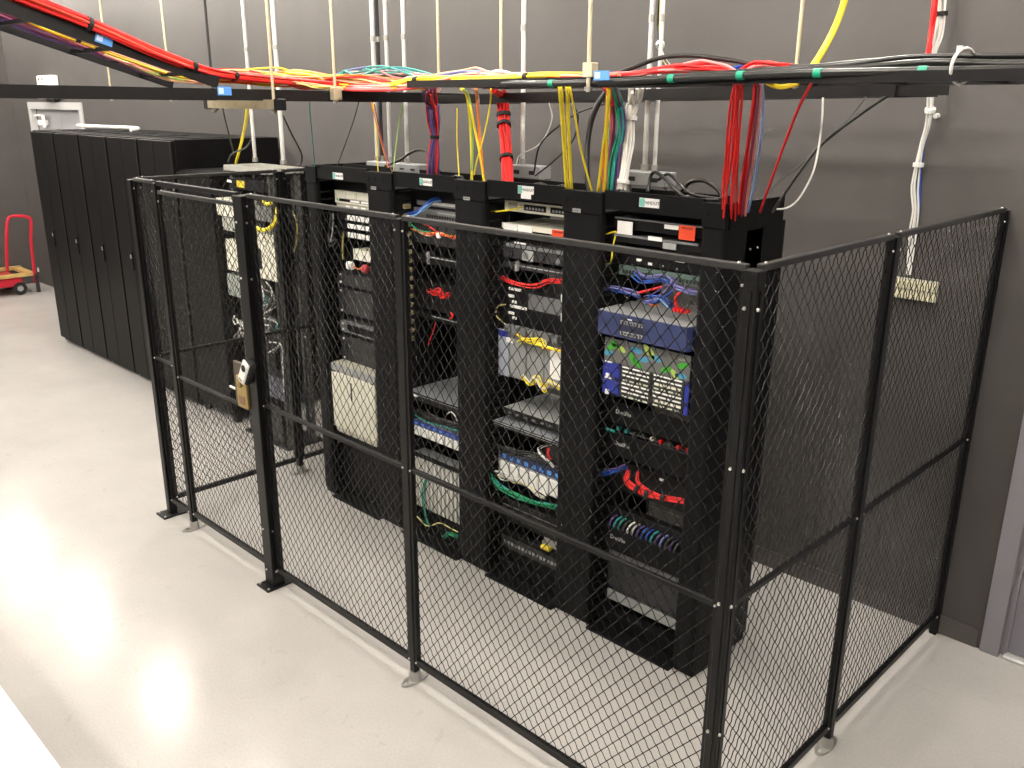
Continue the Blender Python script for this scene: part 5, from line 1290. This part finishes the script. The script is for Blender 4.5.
# cables near the grey open rack
loose('yellow cable dropping from the tan strut to the grey open rack', [A(248, 100, .9), A(246, 120, 1.0), A(242, 140, 1.2), A(236, 163, 1.36)], .011, 'yellow')
loose('thin black cable dropping left of the yellow one', [A(222, 100, .9), A(224, 115, 1.0), A(229, 135, 1.1), A(234, 155, 1.25)], .006, 'black')
loose('dark grey cable curling over the grey open rack tray', [A(251, 140, 1.2), A(245, 148, 1.2), A(232, 154, 1.22), A(228, 162, 1.25)], .006, 'dgrey')
loose('black cable hanging right of the grey open rack conduits', [A(283, 116, 1.0), A(292, 135, 1.05), A(301, 153, 1.1), A(301, 163, 1.15), A(296, 166, 1.2)], .006, 'black')
for lab, c, pts in (('thin teal wire hanging above the first rack', 'teal', [A(309, 99, .46), A(311, 125, .60), A(315, 168, .94)]), ('thin black wire slanting above the first rack', 'black', [A(359, 101, 1.1), A(352, 125, 1.1), A(337, 166, 1.05)]),
                    ('thin orange wire beside the white conduits', 'orange', [A(371, 101, 1.05), A(378, 130, 1.05), A(388, 168, 1.05)]), ('thin yellow wire beside the white conduits', 'yellow', [A(373, 103, 1.06), A(376, 130, 1.06), A(378, 172, 1.0)]),
                    ('thin brown wire crossing in front of the conduits', 'plum', [A(374, 104, 1.04), A(382, 140, 1.04), A(392, 172, 1.0)]),
                    ('thin pale green wire behind the right conduit', 'lime', [A(402, 105, 1.1), A(398, 130, 1.1), A(393, 172, 1.0)]), ('thin yellow wire right of the purple drop', 'yellow', [A(457, 108, 1.05), A(457, 140, 1.05), A(459, 176, 1.0)]),
                    ('thin white wire looping to the third rack outlet box', 'white', [A(549, 103, 1.25), A(552, 118, 1.25), A(546, 135, 1.25), A(536, 147, 1.24), A(520, 155, 1.22), A(516, 165, 1.22)]),
                    ('black wire swinging left from the orange drop', 'black', [A(604, 104, 1.1), A(580, 112, 1.1), A(560, 125, 1.1), A(540, 145, 1.12), A(534, 172, 1.15)]),
                    ('second black wire looping above the third rack', 'black', [A(574, 106, 1.15), A(578, 118, 1.15), A(573, 140, 1.15), A(555, 160, 1.16), A(535, 176, 1.18)])):
    loose(lab, pts, .0032 if 'thin' in lab else .0042, c)

# black cable coils on top of the racks
def coil(label, cpt, rx, ry, n=3, r=.008):
    t = thing('cable_coil', label, 'cable', tuple(cpt), 'black cable coils on the rack tops')
    rnd = random.Random(int(cpt[0] * 100)); P = []
    for i in range(n * 14):
        a_ = 2 * math.pi * i / 14; k2 = 1 + .15 * math.sin(i * .9); P.append((cpt[0] + rx * k2 * math.cos(a_), cpt[1] + ry * k2 * math.sin(a_), cpt[2] + r + .012 * (i / 14) + .01 * math.sin(i * 1.7)))
    MB().tube(P, r, 7).build('cable', cmat('black'), t)
    return t


TZ = HDR0 + .026
coil('black cable coil on top of the nearest rack', (-.86, 1.04, TZ), .10, .055)
coil('black cable coil on top of the third rack', (-1.72, 1.04, TZ), .11, .055)
coil('black cable coil on top of the second rack', (-2.50, 1.04, TZ), .12, .055)
loose('black cable arching from the purple drop down to the second rack', [A(385, 166, 1.1), A(400, 160, 1.12), A(412, 152, 1.14), A(422, 150, 1.14), A(430, 155, 1.12), A(440, 172, 1.08)], .008, 'black')
loose('black power lead arching over the nearest rack header', [A(648, 192, 1.08), A(650, 178, 1.12), A(655, 172, 1.12), A(664, 178, 1.1), A(676, 190, 1.05), A(690, 199, 1.0), A(720, 200, .99)], .008, 'black')
loose('second black power lead lying over the nearest rack header', [A(658, 180, 1.15), A(668, 174, 1.15), A(678, 182, 1.12), A(692, 194, 1.06), A(720, 199, 1.02)], .007, 'black')
loose('black cable loop standing behind the nearest rack header', [A(676, 199, 1.11), A(684, 188, 1.11), A(692, 181.5, 1.11), A(705, 181, 1.11), A(718, 190, 1.11), A(722, 200, 1.11)], .009, 'black')

# wall block and its cables on the right
pz0, pz1 = 1.70, 1.80; px0, px1 = -.455, -.235
t = thing('punch_down_block', 'cream wiring block on the back wall behind the side fence', 'wiring block', ((px0 + px1) / 2, YB, pz0))
f = box('base', M_CREAM2, t, px0, px1, YB - .02, YB, pz0, pz1, ch=.003)
for q in range(9):
    for r_ in range(2): box('terminal', mat('cream_bright', (.72, .69, .50), .4), f, px0 + .004 + q * .0243, px0 + .021 + q * .0243, YB - .034, YB - .02, pz0 + .006 + r_ * .047, pz0 + .043 + r_ * .047)
bundle('white and blue cables running down the wall to the cream wiring block', [A(930, 84, 2.05), A(931, 100, 2.08), A(928, 125, 2.12), A(921, 150, 2.14), A(916, 185, 2.145), A(917, 210, 2.145), A(914, 235, 2.145), A(909, 275, 2.13)], ['white', 'white', 'periwinkle', 'white', 'blue', 'white'], [.014, .016, .014, .012, .024, .016, .02, .008], .005, ties=(.2, .48), seed=90, wander=.6, tie_m=M_WHITEP)
bundle('white cable bundle coming down the wall from the ceiling at upper right', [A(947, -90, 2.06), A(942, -20, 2.06), A(941, 10, 2.06), A(938, 35, 2.06), A(932, 55, 2.04), A(930, 84, 2.05)], ['white'] * 10, [.02, .02, .02, .02, .016, .014], .006, ties=(.42,), seed=91, wander=.4)
bundle('red cables running beside the white bundle at upper right', [A(940, -90, 2.0), A(936, -20, 2.0), A(934, 10, 2.0), A(931, 35, 2.0), A(926, 58, 1.9), A(915, 68, 1.5)], ['red'] * 5, .010, .006, seed=92, wander=.4)
p = A(934, 116, 2.12); o = MB().cyl((p[0], YB, p[2]), (p[0], YB - .03, p[2]), .012, n=8).build('cable_clip', M_WHITEP, None, loc=(p[0], YB, p[2])); tag(o, 'small white cable clip on the wall right of the tray end', 'clip')
bundle('yellowed cables and black wire standing behind the white conduit', [A(664, -80, 1.5), A(661, 0, 1.5), A(660, 35, 1.5), A(662, 55, 1.4), A(672, 72, 1.1)], ['lemon', 'white', 'black', 'black'], .012, .0055, ties=(.62,), seed=93, wander=.5, tie_m=M_WHITEP)

# =================================================================== RED CART (far left)
cyw = 1.50; cxh = -12.15
hb_ = atY(33, 270, 1.5)
t = thing('platform_cart', 'red platform cart with loop handle and yellow deck by the far left wall', 'cart', (-12.3, 1.3, 0))
HX = -12.35
pl = [atX(7.5, 272, HX), atX(6.5, 240, HX), atX(7.5, 221, HX), atX(11, 216.8, HX), atX(18, 216, HX), atX(27, 217, HX), atX(31, 221, HX), atX(31, 240, HX), atX(34, 268, HX), atX(35.5, 283, HX)]
MB().tube(cr(pl, 5), .022, 10).build('loop_handle', M_REDP, t)
ya_ = float(pl[0][1]); yb_ = float(pl[-2][1]); dz = .25
for (da, db, de) in ((HX + .03, HX + .12, yb_ - .06), (HX - .62, HX - .53, yb_)): box('deck_rail', M_WOOD, t, da, db, ya_ - .75, de, dz, dz + .045)
box('deck_board', M_WOOD, t, HX - .50, HX + .0, yb_ - .12, yb_ - .02, dz + .0, dz + .04)
box('under_frame', M_REDP, t, HX - .5, HX + .10, ya_ - .72, ya_ + .15, dz - .13, dz - .002, ch=.02)
for (xx, yy) in ((HX + .08, ya_ + .10), (HX + .08, ya_ - .6), (HX - .45, ya_ - .6), (HX - .45, ya_ + .10)):
    wl = MB().cyl((xx - .025, yy, .09), (xx + .025, yy, .09), .09, n=18).build('wheel', M_RUB, t); MB().cyl((xx - .03, yy, .09), (xx + .03, yy, .09), .04, n=10).build('hub', M_LGREY, wl)
    box('caster_fork', M_MGREY, t, xx - .035, xx + .035, yy - .02, yy + .02, .12, dz - .12)
MB().box(HX + .03, HX + .07, yb_ - .02, yb_ + .02, 0, dz).build('prop_leg', M_DGREY, t)
b = MB().cyl((HX + .10, yb_ + .02, dz + .045), (HX + .10, yb_ + .02, dz + .10), .012, n=8); b.build('knob', M_ZINC, t)

# =================================================================== WHITE TABLE below the camera (bottom left corner)
TZt = .76
q0 = atZ(0, 683, TZt); q1 = atZ(60, 768, TZt); yt = float((q0[1] + q1[1]) / 2)
t = thing('work_table', 'white table top at the bottom left corner of the picture', 'table', (-1.7, yt - .3, 0))
box('table_top', M_TABLE, t, -3.6, .2, yt - .60, yt, TZt - .028, TZt, ch=.003)
for (xx, yy) in ((-3.52, yt - .08), (.12, yt - .08), (-3.52, yt - .52), (.12, yt - .52)):
    MB().cyl((xx, yy, 0), (xx, yy, TZt - .028), .016, n=10).build('leg', M_GALV, t)
